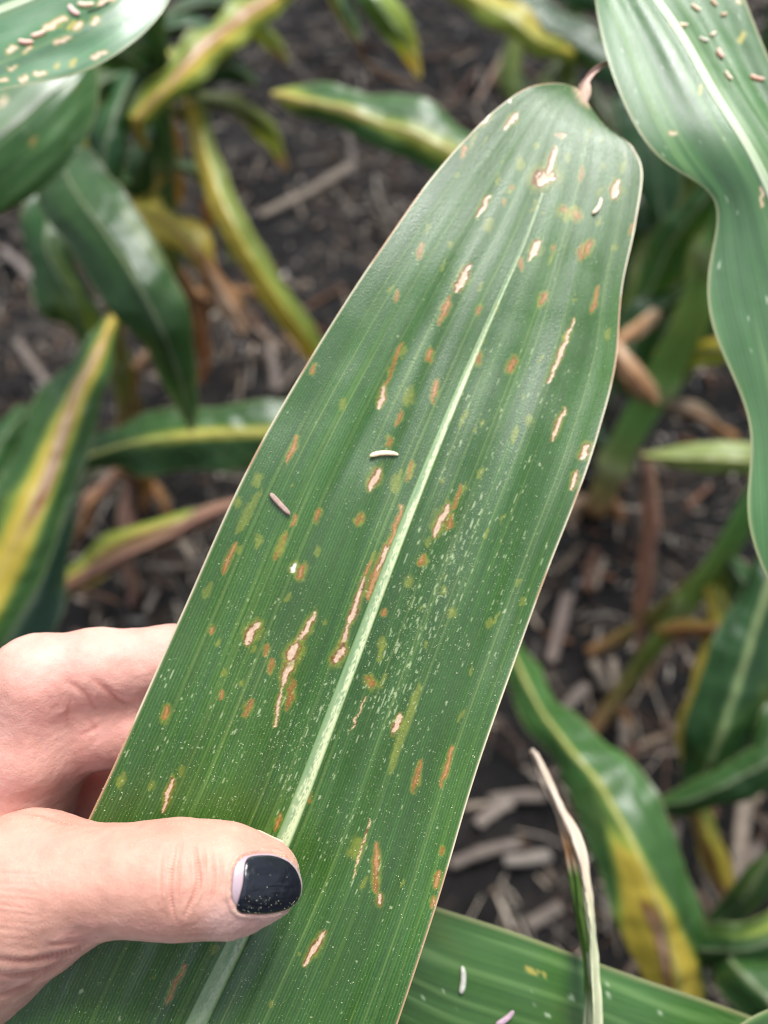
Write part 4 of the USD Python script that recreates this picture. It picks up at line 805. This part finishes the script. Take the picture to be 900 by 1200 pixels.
# ------------------------------------------------------------------ pieces of old stalk on the soil
def debris(x0, y0, x1, y1, rad, colour, label, group=None, kind='stalk', seed=0, lift=0.0):
    if not group: rad *= .78
    rr = np.random.default_rng(seed + int(x0 * 7 + y0))
    g0, g1 = (at(x, y, ground_depth(y, .004)) for x, y in ((x0, y0), (x1, y1)))
    n = 16; t = np.linspace(0, 1, n)
    c = g0 + (g1 - g0) * t[:, None]
    c[:, 2] = soil_height(c[:, 0], c[:, 1]).mean() * .5 + soil_height(c[:, 0], c[:, 1]).max() * .5 + rad * .6 + lift
    side = np.cross(g1 - g0, [0, 0, 1]); side /= np.linalg.norm(side)
    ln = np.linalg.norm(g1 - g0)
    c = c + side * (rr.normal(0, .03) * ln * np.sin(t * PI))[:, None]
    rv = rad * (1 + .12 * (noise(np.stack([t * 9, t * 0, t * 0 + seed], -1), seed) - .5) + .3 * np.exp(-((t - rr.uniform(.2, .8)) / .04) ** 2))
    V, F = tube(c, rv, 12, True, .62)
    nz = fbm(np.stack([V[:, 0] * 260, V[:, 1] * 260, V[:, 2] * 300], -1), 3, seed + 2)
    col = np.array(colour) * (.35 + .95 * nz)[:, None]
    V = V + (nz - .5)[:, None] * np.array([0, 0, rad * .5])
    return tag(put('old_stalk_piece' if kind == 'stalk' else 'dry_husk_strip', V, F, STRAW, None, col, True), label, 'crop debris', group)
GREYT, LT, RUST = (.15, .12, .10), (.24, .19, .145), (.115, .058, .036)
debris(303, 243, 415, 182, .0115, LT, 'long pale old stalk piece slanting on the soil left of the held leaf')
debris(405, 140, 412, 195, .008, GREYT, 'short grey stalk stub at the upper end of the long pale piece')
debris(528, 1012, 612, 986, .0075, GREYT, 'grey stalk piece lying just right of the held leaf')
debris(592, 1006, 646, 999, .0085, (.20, .17, .145), 'darker stalk piece overlapping the grey one right of the held leaf')
debris(879, 1028, 887, 918, .0105, LT, 'upright-lying pale stalk piece near the lower right edge')
debris(900, 985, 884, 1040, .008, GREYT, 'grey piece beside the pale stalk near the lower right edge')
debris(722, 764, 741, 872, .007, LT, 'thin pale stalk standing below the slanting stem')
debris(745, 866, 736, 930, .006, RUST, 'rusty stalk piece below the thin pale stalk')
debris(575, 935, 640, 930, .009, GREYT, 'grey stalk bundle beside the dry rolled leaf tip')
debris(560, 965, 600, 938, .008, (.22, .18, .15), 'short stalk chunk left of the rolled leaf tip')
debris(640, 850, 690, 800, .0085, GREYT, 'grey stalk piece under the twisted leaf')
debris(648, 770, 668, 690, .009, (.20, .15, .125), 'brown stalk piece close to the right edge of the held leaf')
debris(700, 765, 718, 800, .009, LT, 'stubby pale chunk between the two slanting stems')
debris(480, 160, 560, 70, .005, RUST, 'rusty husk strip above the torn tip', kind='husk')
debris(470, 60, 560, 45, .005, RUST, 'rusty husk strip lying level near the top', kind='husk')
debris(250, 335, 330, 405, .006, RUST, 'rusty strip on the soil beside the narrow yellow leaf', kind='husk')
debris(315, 395, 322, 450, .009, GREYT, 'grey stub on the dark soil left of the held leaf')
debris(20, 400, 60, 455, .010, GREYT, 'grey stalk piece on the soil at the left edge')
debris(0, 285, 45, 330, .010, (.22, .18, .16), 'grey-brown stalk piece near the left edge above the striped leaf')
debris(165, 555, 225, 650, .008, LT, 'pale stalk piece crossing below the horizontal leaf')
debris(75, 600, 150, 640, .007, GREYT, 'grey stalk piece beneath the yellow-green leaf')
debris(160, 655, 240, 652, .007, GREYT, 'level grey stalk piece above the hand')
debris(430, 60, 520, 110, .007, GREYT, 'grey strip behind the bright leaf tip', kind='husk')
debris(560, 110, 600, 40, .006, (.30, .2, .14), 'tan husk strip beside the yellowish curling leaf', kind='husk')
debris(150, 205, 160, 250, .012, (.36, .32, .30), 'bright pale chunk on the soil between the upper left leaves')
debris(800, 470, 840, 500, .010, (.30, .24, .20), 'tan chunk on the soil below the pinkish-edged leaf')
debris(700, 640, 690, 690, .008, RUST, 'rusty strip left of the hanging dried strip', kind='husk')
debris(620, 1085, 660, 1060, .008, GREYT, 'grey stalk piece just above the lower leaf')
debris(850, 760, 800, 700, .006, RUST, 'rusty strip behind the yellow hanging leaf', kind='husk')
rr = np.random.default_rng(78)
for k in range(46):
    cx, cy, sx, sy = ((515, 110, 60, 45), (515, 110, 60, 45), (300, 330, 50, 40), (660, 620, 50, 60), (780, 470, 50, 50))[k % 5]
    x, y = rr.normal(cx, sx), rr.normal(cy, sy); a = rr.normal(.5, .9); ln = rr.uniform(25, 85)
    debris(x, y, x + ln * math.cos(a), y + ln * math.sin(a) * .7, rr.uniform(.0012, .0030), np.array([(.20, .09, .045), (.15, .07, .04), (.26, .15, .09), (.30, .23, .17)][k % 4]) * 1.1, 'reddish-brown dried husk strip heaped with others on the soil', 'rusty husk strips heaped on the soil', 'husk', k, .004)
rr = np.random.default_rng(77)
for k in range(150):
    x, y = rr.uniform(-60, 960), rr.uniform(-40, 1180)
    a = rr.uniform(0, PI); ln = rr.uniform(18, 70); rad = rr.uniform(.0010, .0036)
    debris(x, y, x + ln * math.cos(a), y + ln * math.sin(a) * .8, rad, [GREYT, LT, RUST, (.15, .12, .10), (.11, .075, .055), (.27, .22, .18)][rr.integers(0, 6)], 'weathered dry corn stalk or husk fragment scattered on the dark soil', 'scattered stalk fragments on the soil', 'husk' if rad < .0035 else 'stalk', k)
# ------------------------------------------------------------------ the hand
def J(x, y, d, r): return np.r_[at(x, y, d), r]
THUMB = [J(-330, 1290, .190, .026), J(-170, 1205, .172, .0235), J(-40, 1095, .1625, .0170), J(35, 1046, .1585, .0142), J(90, 1036, .1555, .0103), J(140, 1031, .1535, .0088), J(180, 1030, .1527, .0091), J(215, 1030, .1527, .0096), J(262, 1031, .1532, .0092), J(303, 1032, .1540, .0074)]
INDEX = [J(-360, 1260, .215, .016), J(-40, 1030, .197, .0135), J(10, 960, .187, .0122), J(30, 880, .180, .0102), J(44, 800, .1780, .0097), J(112, 783, .1800, .0080), J(200, 777, .1832, .0078), J(262, 790, .1845, .0070), J(318, 800, .1845, .0062)]
MIDDLE = [J(-380, 1300, .225, .015), J(-70, 1060, .208, .0120), J(0, 965, .196, .0100), J(66, 872, .1870, .0088), J(118, 852, .1845, .0086), J(205, 858, .1850, .0080), J(270, 868, .1848, .0072), J(318, 878, .1840, .0060)]
RING = [J(-400, 1340, .230, .015), J(-90, 1110, .224, .0115), J(-20, 1010, .217, .0100), J(50, 930, .2065, .0090), J(115, 925, .2015, .0083), J(200, 938, .1965, .0078), J(260, 950, .1930, .0068), J(305, 958, .1910, .0058)]
PINKY = [J(-420, 1380, .232, .014), J(-120, 1170, .230, .0105), J(-50, 1080, .225, .0085), J(20, 1010, .2150, .0078), J(80, 1000, .2100, .0072), J(150, 1008, .2060, .0066), J(200, 1016, .2030, .0058), J(238, 1022, .2010, .0050)]
ARM = [J(-360, 1290, .212, .026), J(-520, 1420, .215, .027), J(-800, 1640, .215, .034), J(-1100, 1880, .21, .042)]
PALMW = [J(-200, 1170, .205, .021), J(-60, 1070, .205, .0150)]
PALMW2 = [J(-230, 1210, .215, .020), J(-90, 1120, .218, .0135)]

def cone(p, a, b):
    """Signed distance to a round cone between two spheres."""
    pa, pb = a[:3], b[:3]; ba = pb - pa; l2 = ba @ ba; rr = a[3] - b[3]; a2 = l2 - rr * rr; il2 = 1 / l2
    q = p - pa; y = q @ ba; z = y - l2
    xv = q * l2 - ba * y[:, None]; x2 = (xv * xv).sum(1); y2 = y * y * l2; z2 = z * z * l2
    k = np.sign(rr) * rr * rr * x2
    d = (np.sqrt(x2 * a2 * il2) + y * rr) * il2 - a[3]
    c1 = np.sign(z) * a2 * z2 > k; c2 = np.sign(y) * a2 * y2 < k
    d = np.where(c2, np.sqrt(x2 + y2) * il2 - a[3], d)
    return np.where(c1, np.sqrt(x2 + z2) * il2 - b[3], d)
def smin(a, b, k):
    h = np.clip(.5 + .5 * (b - a) / k, 0, 1)
    return b * (1 - h) + a * h - k * h * (1 - h)
def chain(p, js, k=.0022):
    # far from the chain its bounding box stands in for it
    A = np.array(js); bl, bh = (A[:, :3] - A[:, 3:]).min(0), (A[:, :3] + A[:, 3:]).max(0)
    out = np.linalg.norm(np.maximum(0, np.maximum(bl - p, p - bh)), axis=1)
    n = np.nonzero(out < .022)[0]; q = p[n]
    if len(n):
        d = cone(q, js[0], js[1])
        for a, b in zip(js[1:], js[2:]): d = smin(d, cone(q, a, b), k)
        out[n] = d
    return out
def hand_sdf(p):
    i = chain(p, INDEX); m = chain(p, MIDDLE); rg = chain(p, RING); pk = chain(p, PINKY)
    palm = smin(chain(p, PALMW), chain(p, PALMW2), .012)
    f = smin(smin(i, m, .0055), smin(rg, pk, .0010), .0010)
    body = smin(smin(f, palm, .006), chain(p, ARM, .01), .016)
    return smin(body, chain(p, THUMB, .003), .0062)

lo = np.min([j[:3] - .05 for j in THUMB + INDEX + MIDDLE + RING + PINKY + ARM], 0); hi = np.max([j[:3] + .05 for j in THUMB + INDEX + MIDDLE + RING + PINKY + ARM], 0)
STEP = .0019
ns = np.ceil((hi - lo) / STEP).astype(int) + 1
gr = np.empty(ns, np.float32)
ys, zs = lo[1] + np.arange(ns[1]) * STEP, lo[2] + np.arange(ns[2]) * STEP
# distances on a coarse grid first; fine only near the skin
cs = 4
cn_ = [np.arange(0, n + cs, cs) for n in ns]
cg = np.stack(np.meshgrid(*[lo[k] + cn_[k] * STEP for k in range(3)], indexing='ij'), -1)
cd = hand_sdf(cg.reshape(-1, 3)).reshape(cg.shape[:3])
idx = np.stack(np.meshgrid(*[np.arange(n) for n in ns], indexing='ij'), 0)
gr = map_coordinates(cd, idx / cs, order=1).astype(np.float32)
nearm = np.abs(gr) < STEP * cs * 1.2
pts = lo + np.argwhere(nearm) * STEP
gr[nearm] = hand_sdf(pts)
# marching tetrahedra over the grid
def tetra_surface(g, lo, step):
    corner = np.array([[0, 0, 0], [1, 0, 0], [1, 1, 0], [0, 1, 0], [0, 0, 1], [1, 0, 1], [1, 1, 1], [0, 1, 1]])
    tets = np.array([[0, 5, 1, 6], [0, 1, 2, 6], [0, 2, 3, 6], [0, 3, 7, 6], [0, 7, 4, 6], [0, 4, 5, 6]])
    n = np.array(g.shape); sg = g < 0
    s8 = np.stack([sg[c[0]:n[0] - 1 + c[0], c[1]:n[1] - 1 + c[1], c[2]:n[2] - 1 + c[2]] for c in corner]).sum(0)
    cells = np.argwhere((s8 > 0) & (s8 < 8))
    ids = cells[:, None] + corner[None]
    lin = (ids[..., 0] * n[1] + ids[..., 1]) * n[2] + ids[..., 2]
    tl = lin[:, tets].reshape(-1, 4); gf = g.ravel()
    val = gf[tl]; ins = val < 0; cnt = ins.sum(1)
    tris = []
    order = np.argsort(~ins, axis=1, kind='stable')
    def pos(l): return np.stack(np.unravel_index(l, g.shape), -1) * step + lo
    srt = np.take_along_axis(tl, order, 1)
    for c in (1, 2, 3):
        q = srt[cnt == c]
        if c == 1: e = [((0, 1), (0, 2), (0, 3))]
        elif c == 3: e = [((3, 0), (3, 1), (3, 2))]
        else: e = [((0, 2), (0, 3), (1, 3)), ((0, 2), (1, 3), (1, 2))]
        for tri in e: tris.append(np.stack([np.sort(q[:, list(x)], 1) for x in tri], 1))
    E = np.concatenate(tris)                       # triangles x 3 x 2 grid ids
    key = E[..., 0].astype(np.int64) * gf.size + E[..., 1]
    uq, inv = np.unique(key, return_inverse=True); inv = inv.reshape(key.shape)
    a, b = uq // gf.size, uq % gf.size
    va, vb = gf[a], gf[b]; t = (va / (va - vb))[:, None]
    V = pos(a) * (1 - t) + pos(b) * t
    F = inv[(inv[:, 0] != inv[:, 1]) & (inv[:, 1] != inv[:, 2]) & (inv[:, 0] != inv[:, 2])]
    return V, F
HV, HF = tetra_surface(gr, lo, STEP)
def gradient(p, h=.0003):
    return np.stack([hand_sdf(p + np.eye(3)[k] * h) - hand_sdf(p - np.eye(3)[k] * h) for k in range(3)], 1) / (2 * h)
gd = gradient(HV); c3 = HV[HF]; fnn = np.cross(c3[:, 1] - c3[:, 0], c3[:, 2] - c3[:, 0])
flip = (fnn * gd[HF[:, 0]]).sum(1) < 0; HF[flip] = HF[flip][:, ::-1]
def relax(V, F, it):
    e = np.unique(np.sort(np.vstack([F[:, [0, 1]], F[:, [1, 2]], F[:, [2, 0]]]), 1), axis=0)
    from scipy.sparse import coo_matrix
    A = coo_matrix((np.ones(len(e) * 2), (np.r_[e[:, 0], e[:, 1]], np.r_[e[:, 1], e[:, 0]])), (len(V), len(V))).tocsr()
    dg = np.maximum(np.asarray(A.sum(1)).ravel(), 1)
    for _ in range(it): V = V * .5 + .5 * (A @ V) / dg[:, None]
    return V
def project(V, n=2):
    for _ in range(n):
        g_ = gradient(V); g_ /= np.maximum(np.linalg.norm(g_, axis=1, keepdims=True), 1e-6)
        V = V - g_ * np.clip(hand_sdf(V), -.001, .001)[:, None]
    return V
HV = project(relax(HV, HF, 4), 1)
def in_view(V, F, pad=60):
    q, _ = seen(V[F].mean(1)); return (q[:, 0] > -pad) & (q[:, 0] < 420) & (q[:, 1] > 680) & (q[:, 1] < 1200 + pad)
for rnd in range(3):                                 # finer where the hand is seen, finest on the thumb
    q_, _ = seen(HV[HF].mean(1))
    k = None if rnd == 0 else np.nonzero(in_view(HV, HF, 30) if rnd == 1 else (q_[:, 0] > 165) & (q_[:, 1] > 940) & (q_[:, 1] < 1120) & (((EYE - HV[HF[:, 0]]) * np.cross(HV[HF[:, 1]] - HV[HF[:, 0]], HV[HF[:, 2]] - HV[HF[:, 0]])).sum(1) > 0))[0]
    HV, HF = trimesh.remesh.subdivide(HV, HF, face_index=k)
    if rnd == 0:
        vis = np.zeros(len(HV), bool); vis[np.unique(HF[in_view(HV, HF)])] = True
        HV[vis] = project(HV[vis], 1)
HN = np.array(trimesh.Trimesh(HV, HF, process=False).vertex_normals)
HP, HD = seen(HV)
facing = ((EYE - HV) * HN).sum(1) > 0
thumbd = chain(HV, THUMB, .003); idxd = chain(HV, INDEX)
onthumb = sstep(.004, .001, thumbd)
disp = np.zeros(len(HV)); redd = np.zeros(len(HV)); dark = np.zeros(len(HV))
def crease(poly, depth, width, mask, red=.4, puff=.35, fold=.75):
    """A skin fold along a polyline of the photograph's grid."""
    global disp, redd
    poly = resample(np.c_[np.array(poly, float), np.zeros(len(poly))], 24)[:, :2]
    sel = np.nonzero(mask & (HP[:, 0] > poly[:, 0].min() - 25) & (HP[:, 0] < poly[:, 0].max() + 25) & (HP[:, 1] > poly[:, 1].min() - 25) & (HP[:, 1] < poly[:, 1].max() + 25))[0]
    if not len(sel): return
    d, k = cKDTree(poly).query(HP[sel]); w = np.sin(np.clip((k + .5) / 24, 0, 1) * PI) ** .6
    disp[sel] += fold * w * (-depth * np.exp(-(d / width) ** 2) + depth * puff * np.exp(-((d - width * 2.2) / (width * 1.3)) ** 2))
    redd[sel] = np.maximum(redd[sel], w * red * np.exp(-(d / (width * 1.3)) ** 2))
tm = facing & (onthumb > .3)
for poly, dp, wd in (([(206, 992), (202, 1015), (200, 1045), (203, 1068), (208, 1082)], .00016, 1.6), ([(214, 984), (211, 1010), (209, 1040), (208, 1060)], .00013, 1.3), ([(228, 990), (231, 1012), (231, 1038), (224, 1058), (217, 1073)], .00030, 1.9), ([(238, 992), (240, 1015), (238, 1035)], .00014, 1.4),
                     ([(248, 996), (251, 1020), (250, 1045), (246, 1062)], .00014, 1.5), ([(234, 1012), (235, 1034), (229, 1055)], .00020, 1.2), ([(258, 1000), (260, 1020), (259, 1040)], .00009, 1.4), ([(190, 1002), (188, 1030), (190, 1060)], .00008, 1.6)):
    crease(poly, dp, wd * 1.25, tm, .24, .35, 1.3)
allf = facing
crease([(-10, 1122), (30, 1126), (62, 1121), (92, 1112), (112, 1098)], .0007, 3.2, allf, .5)
crease([(-10, 1140), (25, 1143), (60, 1134), (85, 1118)], .0007, 3.0, allf, .4)
crease([(-10, 1166), (20, 1160), (45, 1148), (62, 1134)], .0006, 3.0, allf, .4)
crease([(55, 1108), (80, 1106), (104, 1100)], .0004, 2.4, allf, .35)
for k, (y0, sl) in enumerate(((1034, -.02), (1043, .03), (1051, .0), (1060, .05), (1068, .02), (1078, .06), (1088, .02), (1098, .04), (1022, -.05))):
    crease([(-8, y0), (18, y0 + 18 * sl + 2), (42 + 4 * (k % 3), y0 + 40 * sl + 5)], .00010, 1.5, allf, .12)
im = facing & (onthumb < .2)
crease([(108, 795), (122, 806), (138, 818), (152, 826)], .00035, 3.6, im, .45)
crease([(76, 798), (92, 808), (106, 822), (116, 838)], .0003, 3.6, im, .3)
crease([(84, 820), (80, 838), (82, 858)], .00022, 3.0, im, .3)
crease([(98, 838), (108, 850), (112, 866)], .0002, 3.0, im, .3)
crease([(92, 862), (104, 858), (120, 846)], .0002, 2.6, im, .3)
crease([(0, 955), (30, 952), (60, 958), (88, 966)], .0003, 2.6, allf, .4)
# nail bed: outline of the nail in the photograph's grid
NO = np.array([(271, 1041), (273, 1022), (279, 1008), (288, 1001.5), (303, 999.5), (320, 1000.5), (336, 1006), (347, 1016), (353.5, 1030), (354, 1044), (350, 1055), (341, 1063), (327, 1068), (310, 1070.5), (294, 1070.5), (281, 1069), (275, 1063), (271.5, 1053)], float)
from shapely.geometry import Polygon
import shapely
npoly = Polygon(NO)
sel = np.nonzero(tm & (HP[:, 0] > 255) & (HP[:, 1] > 985) & (HP[:, 1] < 1085))[0]
pp = shapely.points(HP[sel]); dout = shapely.distance(npoly.exterior, pp); ins = shapely.contains(npoly, pp)
sd_ = np.where(ins, -dout, dout)
disp[sel] += np.where(sd_ < 0, -.00045 * sstep(0, -5, sd_), 0) + .00030 * np.exp(-((sd_ - 3.5) / 3.2) ** 2) * sstep(352, 335, HP[sel, 0])
redd[sel] = np.maximum(redd[sel], .30 * np.exp(-(sd_ / 2.0) ** 2))
sk = fbm(HV * 650, 4, 3); sk2 = fbm(HV * 130, 4, 4); sk3 = fbm(HV * np.array([2600, 2600, 2600.]), 2, 6)
disp += (sk - .5) * .00016 + (sk2 - .5) * .0008
HVd = HV + HN * disp[:, None]
base = np.array([0.46, 0.25, 0.19])
hc = base * (.90 + .2 * sk2)[:, None]
hc = lerp(hc, np.array([0.55, 0.265, 0.215]), sstep(.45, .8, fbm(HV * 75, 3, 14)) * .6)
hc = lerp(hc, np.array([0.58, 0.32, 0.27]), sstep(.003, 0, idxd) * .6 * (1 - onthumb))
inner = sstep(.0025, 0, np.minimum(chain(HV, MIDDLE), chain(HV, RING))) * (1 - onthumb) * (idxd > .0005)
hc = lerp(hc, np.array([0.55, 0.26, 0.22]), inner * .7)
hc = lerp(hc, np.array([0.42, 0.16, 0.12]), np.clip(redd, 0, 1))
hc = hc * (.93 + .09 * sk3 + .05 * sk)[:, None]
k = sstep(40, 0, segdist(HP, (262, 1078), (345, 1068))[0]) * onthumb
hc = lerp(hc, np.array([.60, .39, .35]), k * .6)
per = thing('person', 'left hand with thumb on the leaf, black polish on the thumbnail, fingers behind', 'person', at(35, 1046, .1585))
hand = put('hand', HVd, HF, SKIN, per, hc, True)

# thumbnail: a curved plate; bare strip near the cuticle, black polish over the rest
okm = np.nonzero(tm & (HP[:, 0] > 262) & (HP[:, 0] < 340) & (HP[:, 1] > 996) & (HP[:, 1] < 1072))[0]
def feat(x, y):
    x, y = (x - 310) / 45, (y - 1035) / 36
    return np.stack([np.ones_like(x), x, y, x * x, x * y, y * y, y ** 4], -1)
coef = np.linalg.lstsq(feat(HP[okm, 0], HP[okm, 1]), HD[okm], rcond=None)[0]
def nailplate(outline, rise, name, m, parent, rings=16, rough=0.0, thick=.0006):
    o = resample(np.c_[np.vstack([outline, outline[:1]]), np.zeros(len(outline) + 1)], 97)[:-1, :2]
    c = o.mean(0); pts, rs = [], []
    for q in np.linspace(0, 1, rings): pts.append(c + (o - c) * q); rs.append(np.full(len(o), q))
    pts = np.concatenate(pts); q = np.concatenate(rs)
    d = feat(pts[:, 0], pts[:, 1]) @ coef
    h = rise + .00030 * (1 - q ** 4) + rough * (fbm(np.c_[pts * .11, q * 0], 4, 9) - .5) + rough * .6 * (fbm(np.c_[pts * np.array([.03, .35]), q * 0], 3, 19) - .5)
    top = at(pts[:, 0], pts[:, 1], d) - FWD * h[:, None]
    n = len(o); F = []
    for i in range(rings - 1):
        for j in range(n): F.append([i * n + j, i * n + (j + 1) % n, (i + 1) * n + (j + 1) % n, (i + 1) * n + j])
    bot = top[-n:] + FWD * thick + (at(c[0], c[1], d[0]) - top[-n:]) * .03
    V = np.vstack([top, bot]); b0 = len(top)
    for j in range(n): F.append([b0 - n + j, b0 - n + (j + 1) % n, b0 + (j + 1) % n, b0 + j])
    return put(name, V, np.array(F)[:, ::-1], m, parent, None, True), V[:b0]
nail, _ = nailplate(NO, .00012, 'thumbnail', NAIL, hand, thick=.0007)
PO = np.array([(277.5, 1062), (282, 1046), (285.5, 1030), (287, 1014), (290, 1005), (300, 1001), (320, 1001.5), (336, 1007), (346.5, 1017), (352.5, 1030), (353, 1044), (349, 1054), (340, 1062), (326, 1067), (310, 1069.5), (294, 1069.5), (281, 1068)], float)
pol, pv = nailplate(PO, .00056, 'nail_polish', POLISH, hand, rough=.0003, thick=.0003)

# pollen caught round the nail and on the thumb
rg_ = np.random.default_rng(8)
cand = np.nonzero(tm & (HP[:, 0] > -20) & (HP[:, 1] > 940))[0]
near_edge = np.abs(shapely.distance(npoly.exterior, shapely.points(HP[cand])))
wgt = .02 + .9 * np.exp(-(near_edge / 4) ** 2) * (HP[cand, 1] > 1000) + .25 * np.exp(-((HP[cand, 1] - 958 - .12 * HP[cand, 0]) / 7) ** 2) * (HP[cand, 0] < 90)
pickd = rg_.choice(cand, 900, p=wgt / wgt.sum())
low = np.nonzero(seen(pv)[0][:, 1] > 1052)[0]; pq = np.r_[rg_.choice(len(pv), 15), rg_.choice(low, 40)]; 
grains(np.vstack([HVd[pickd], pv[pq]]), np.vstack([HN[pickd], np.repeat(-FWD[None], len(pq), 0)]), np.clip(rg_.lognormal(math.log(.000048), .3, 900 + len(pq)), .00003, .00009), 'pollen', 'yellow pollen dust sticking to the thumb and the black nail')

# the person the hand belongs to, crouching behind the camera over the row
def mass(name, chains, k, step, m, parent, colour=None, dent=0.0):
    al = np.array([j for c in chains for j in c]); b0, b1 = (al[:, :3] - al[:, 3:]).min(0) - .05, (al[:, :3] + al[:, 3:]).max(0) + .05
    nn = np.ceil((b1 - b0) / step).astype(int) + 1
    pts = np.stack(np.meshgrid(*[b0[q] + np.arange(nn[q]) * step for q in range(3)], indexing='ij'), -1).reshape(-1, 3)
    def f(p):
        d = None
        for c in chains:
            e = cone(p, c[0], c[1])
            for a, b in zip(c[1:], c[2:]): e = smin(e, cone(p, a, b), k)
            d = e if d is None else smin(d, e, k)
        return d - (fbm(p * 14, 3, 2) - .5) * dent
    V, F = tetra_surface(f(pts).reshape(nn), b0, step)
    c3 = V[F]; g = np.cross(c3[:, 1] - c3[:, 0], c3[:, 2] - c3[:, 0]); q = c3.mean(1); nrm_ = g / np.maximum(np.linalg.norm(g, axis=1, keepdims=True), 1e-12)
    fl = f(q + nrm_ * .004) < f(q - nrm_ * .004); F[fl] = F[fl][:, ::-1]
    V = relax(V, F, 3)
    return put(name, V, F, m, parent, None if colour is None else np.tile(np.array(colour, float), (len(V), 1)), True)
K = lambda x, y, z, r: np.array([x, y, z, r], float)
CLOTH = mat('cloth', {'a': ('attribute', {'attribute': 'col'}), 'tc': ('texture_coordinate', {}), 'n': ('noise_texture', {'scale': 900.0}), 'bp': ('bump', {'strength': .3, 'distance': .001}),
    'p': ('principled_bsdf', {'roughness': .85, 'specular_ior_level': .2, 'sheen_weight': .1})}, [('a.color', 'p.base_color'), ('tc.object', 'n.vector'), ('n.fac', 'bp.height'), ('bp.normal', 'p.normal')])
elbow = at(-1100, 1880, .21); fore = at(-760, 1608, .215)
mass('jacket', [[K(0, -.42, 1.02, .085), K(0, -.50, .86, .125), K(0, -.58, .62, .125), K(0, -.64, .46, .13)], [K(-.17, -.44, .97, .07), K(0, -.46, .99, .10), K(.17, -.44, .97, .07)],
    [K(-.18, -.44, .96, .072), np.r_[elbow + [-.02, -.03, .02], .058], np.r_[fore, .050]], [K(.18, -.44, .96, .072), K(.30, -.30, .68, .056), K(.16, -.17, .72, .044)]], .03, .016, CLOTH, per, (.025, .03, .045), .012)
mass('trousers', [[K(-.10, -.64, .44, .12), K(-.16, -.27, .47, .082), K(-.17, -.46, .10, .055)], [K(.10, -.64, .44, .12), K(.16, -.27, .45, .082), K(.17, -.46, .10, .055)]], .03, .018, CLOTH, per, (.02, .022, .03), .012)
head = mass('head', [[K(0, -.27, 1.235, .092), K(0, -.245, 1.175, .066), K(0, -.222, 1.135, .034)], [K(0, -.30, 1.15, .058), K(0, -.40, 1.05, .060)], [K(0, -.175, 1.19, .012), K(0, -.165, 1.172, .014)], [K(-.085, -.28, 1.20, .018), K(-.086, -.28, 1.185, .014)], [K(.085, -.28, 1.20, .018), K(.086, -.28, 1.185, .014)]], .014, .008, SKIN, per, base)
mass('hair', [[K(0, -.285, 1.262, .094), K(0, -.34, 1.22, .088), K(0, -.40, 1.12, .066), K(0, -.45, .98, .045)]], .02, .011, CLOTH, head, (.05, .03, .018), .014)
for sx in (-1, 1): mass('boot', [[K(.17 * sx, -.48, .06, .052), K(.17 * sx, -.36, .035, .045), K(.17 * sx, -.27, .03, .038)]], .02, .012, CLOTH, per, (.03, .025, .02), .006)
mass('other_hand', [[K(.15, -.16, .72, .027), K(.10, -.115, .755, .026), K(.085, -.09, .78, .024)], [K(.095, -.085, .785, .011), K(.075, -.055, .80, .009), K(.05, -.05, .80, .008)], [K(.09, -.09, .765, .011), K(.072, -.06, .775, .009), K(.048, -.055, .775, .008)],
    [K(.088, -.098, .748, .010), K(.07, -.07, .755, .009), K(.046, -.064, .755, .0075)], [K(.09, -.108, .735, .009), K(.074, -.082, .738, .008), K(.055, -.075, .738, .007)], [K(.085, -.105, .79, .012), K(.06, -.10, .815, .010), K(.045, -.095, .832, .008)]], .004, .0035, SKIN, per, base)
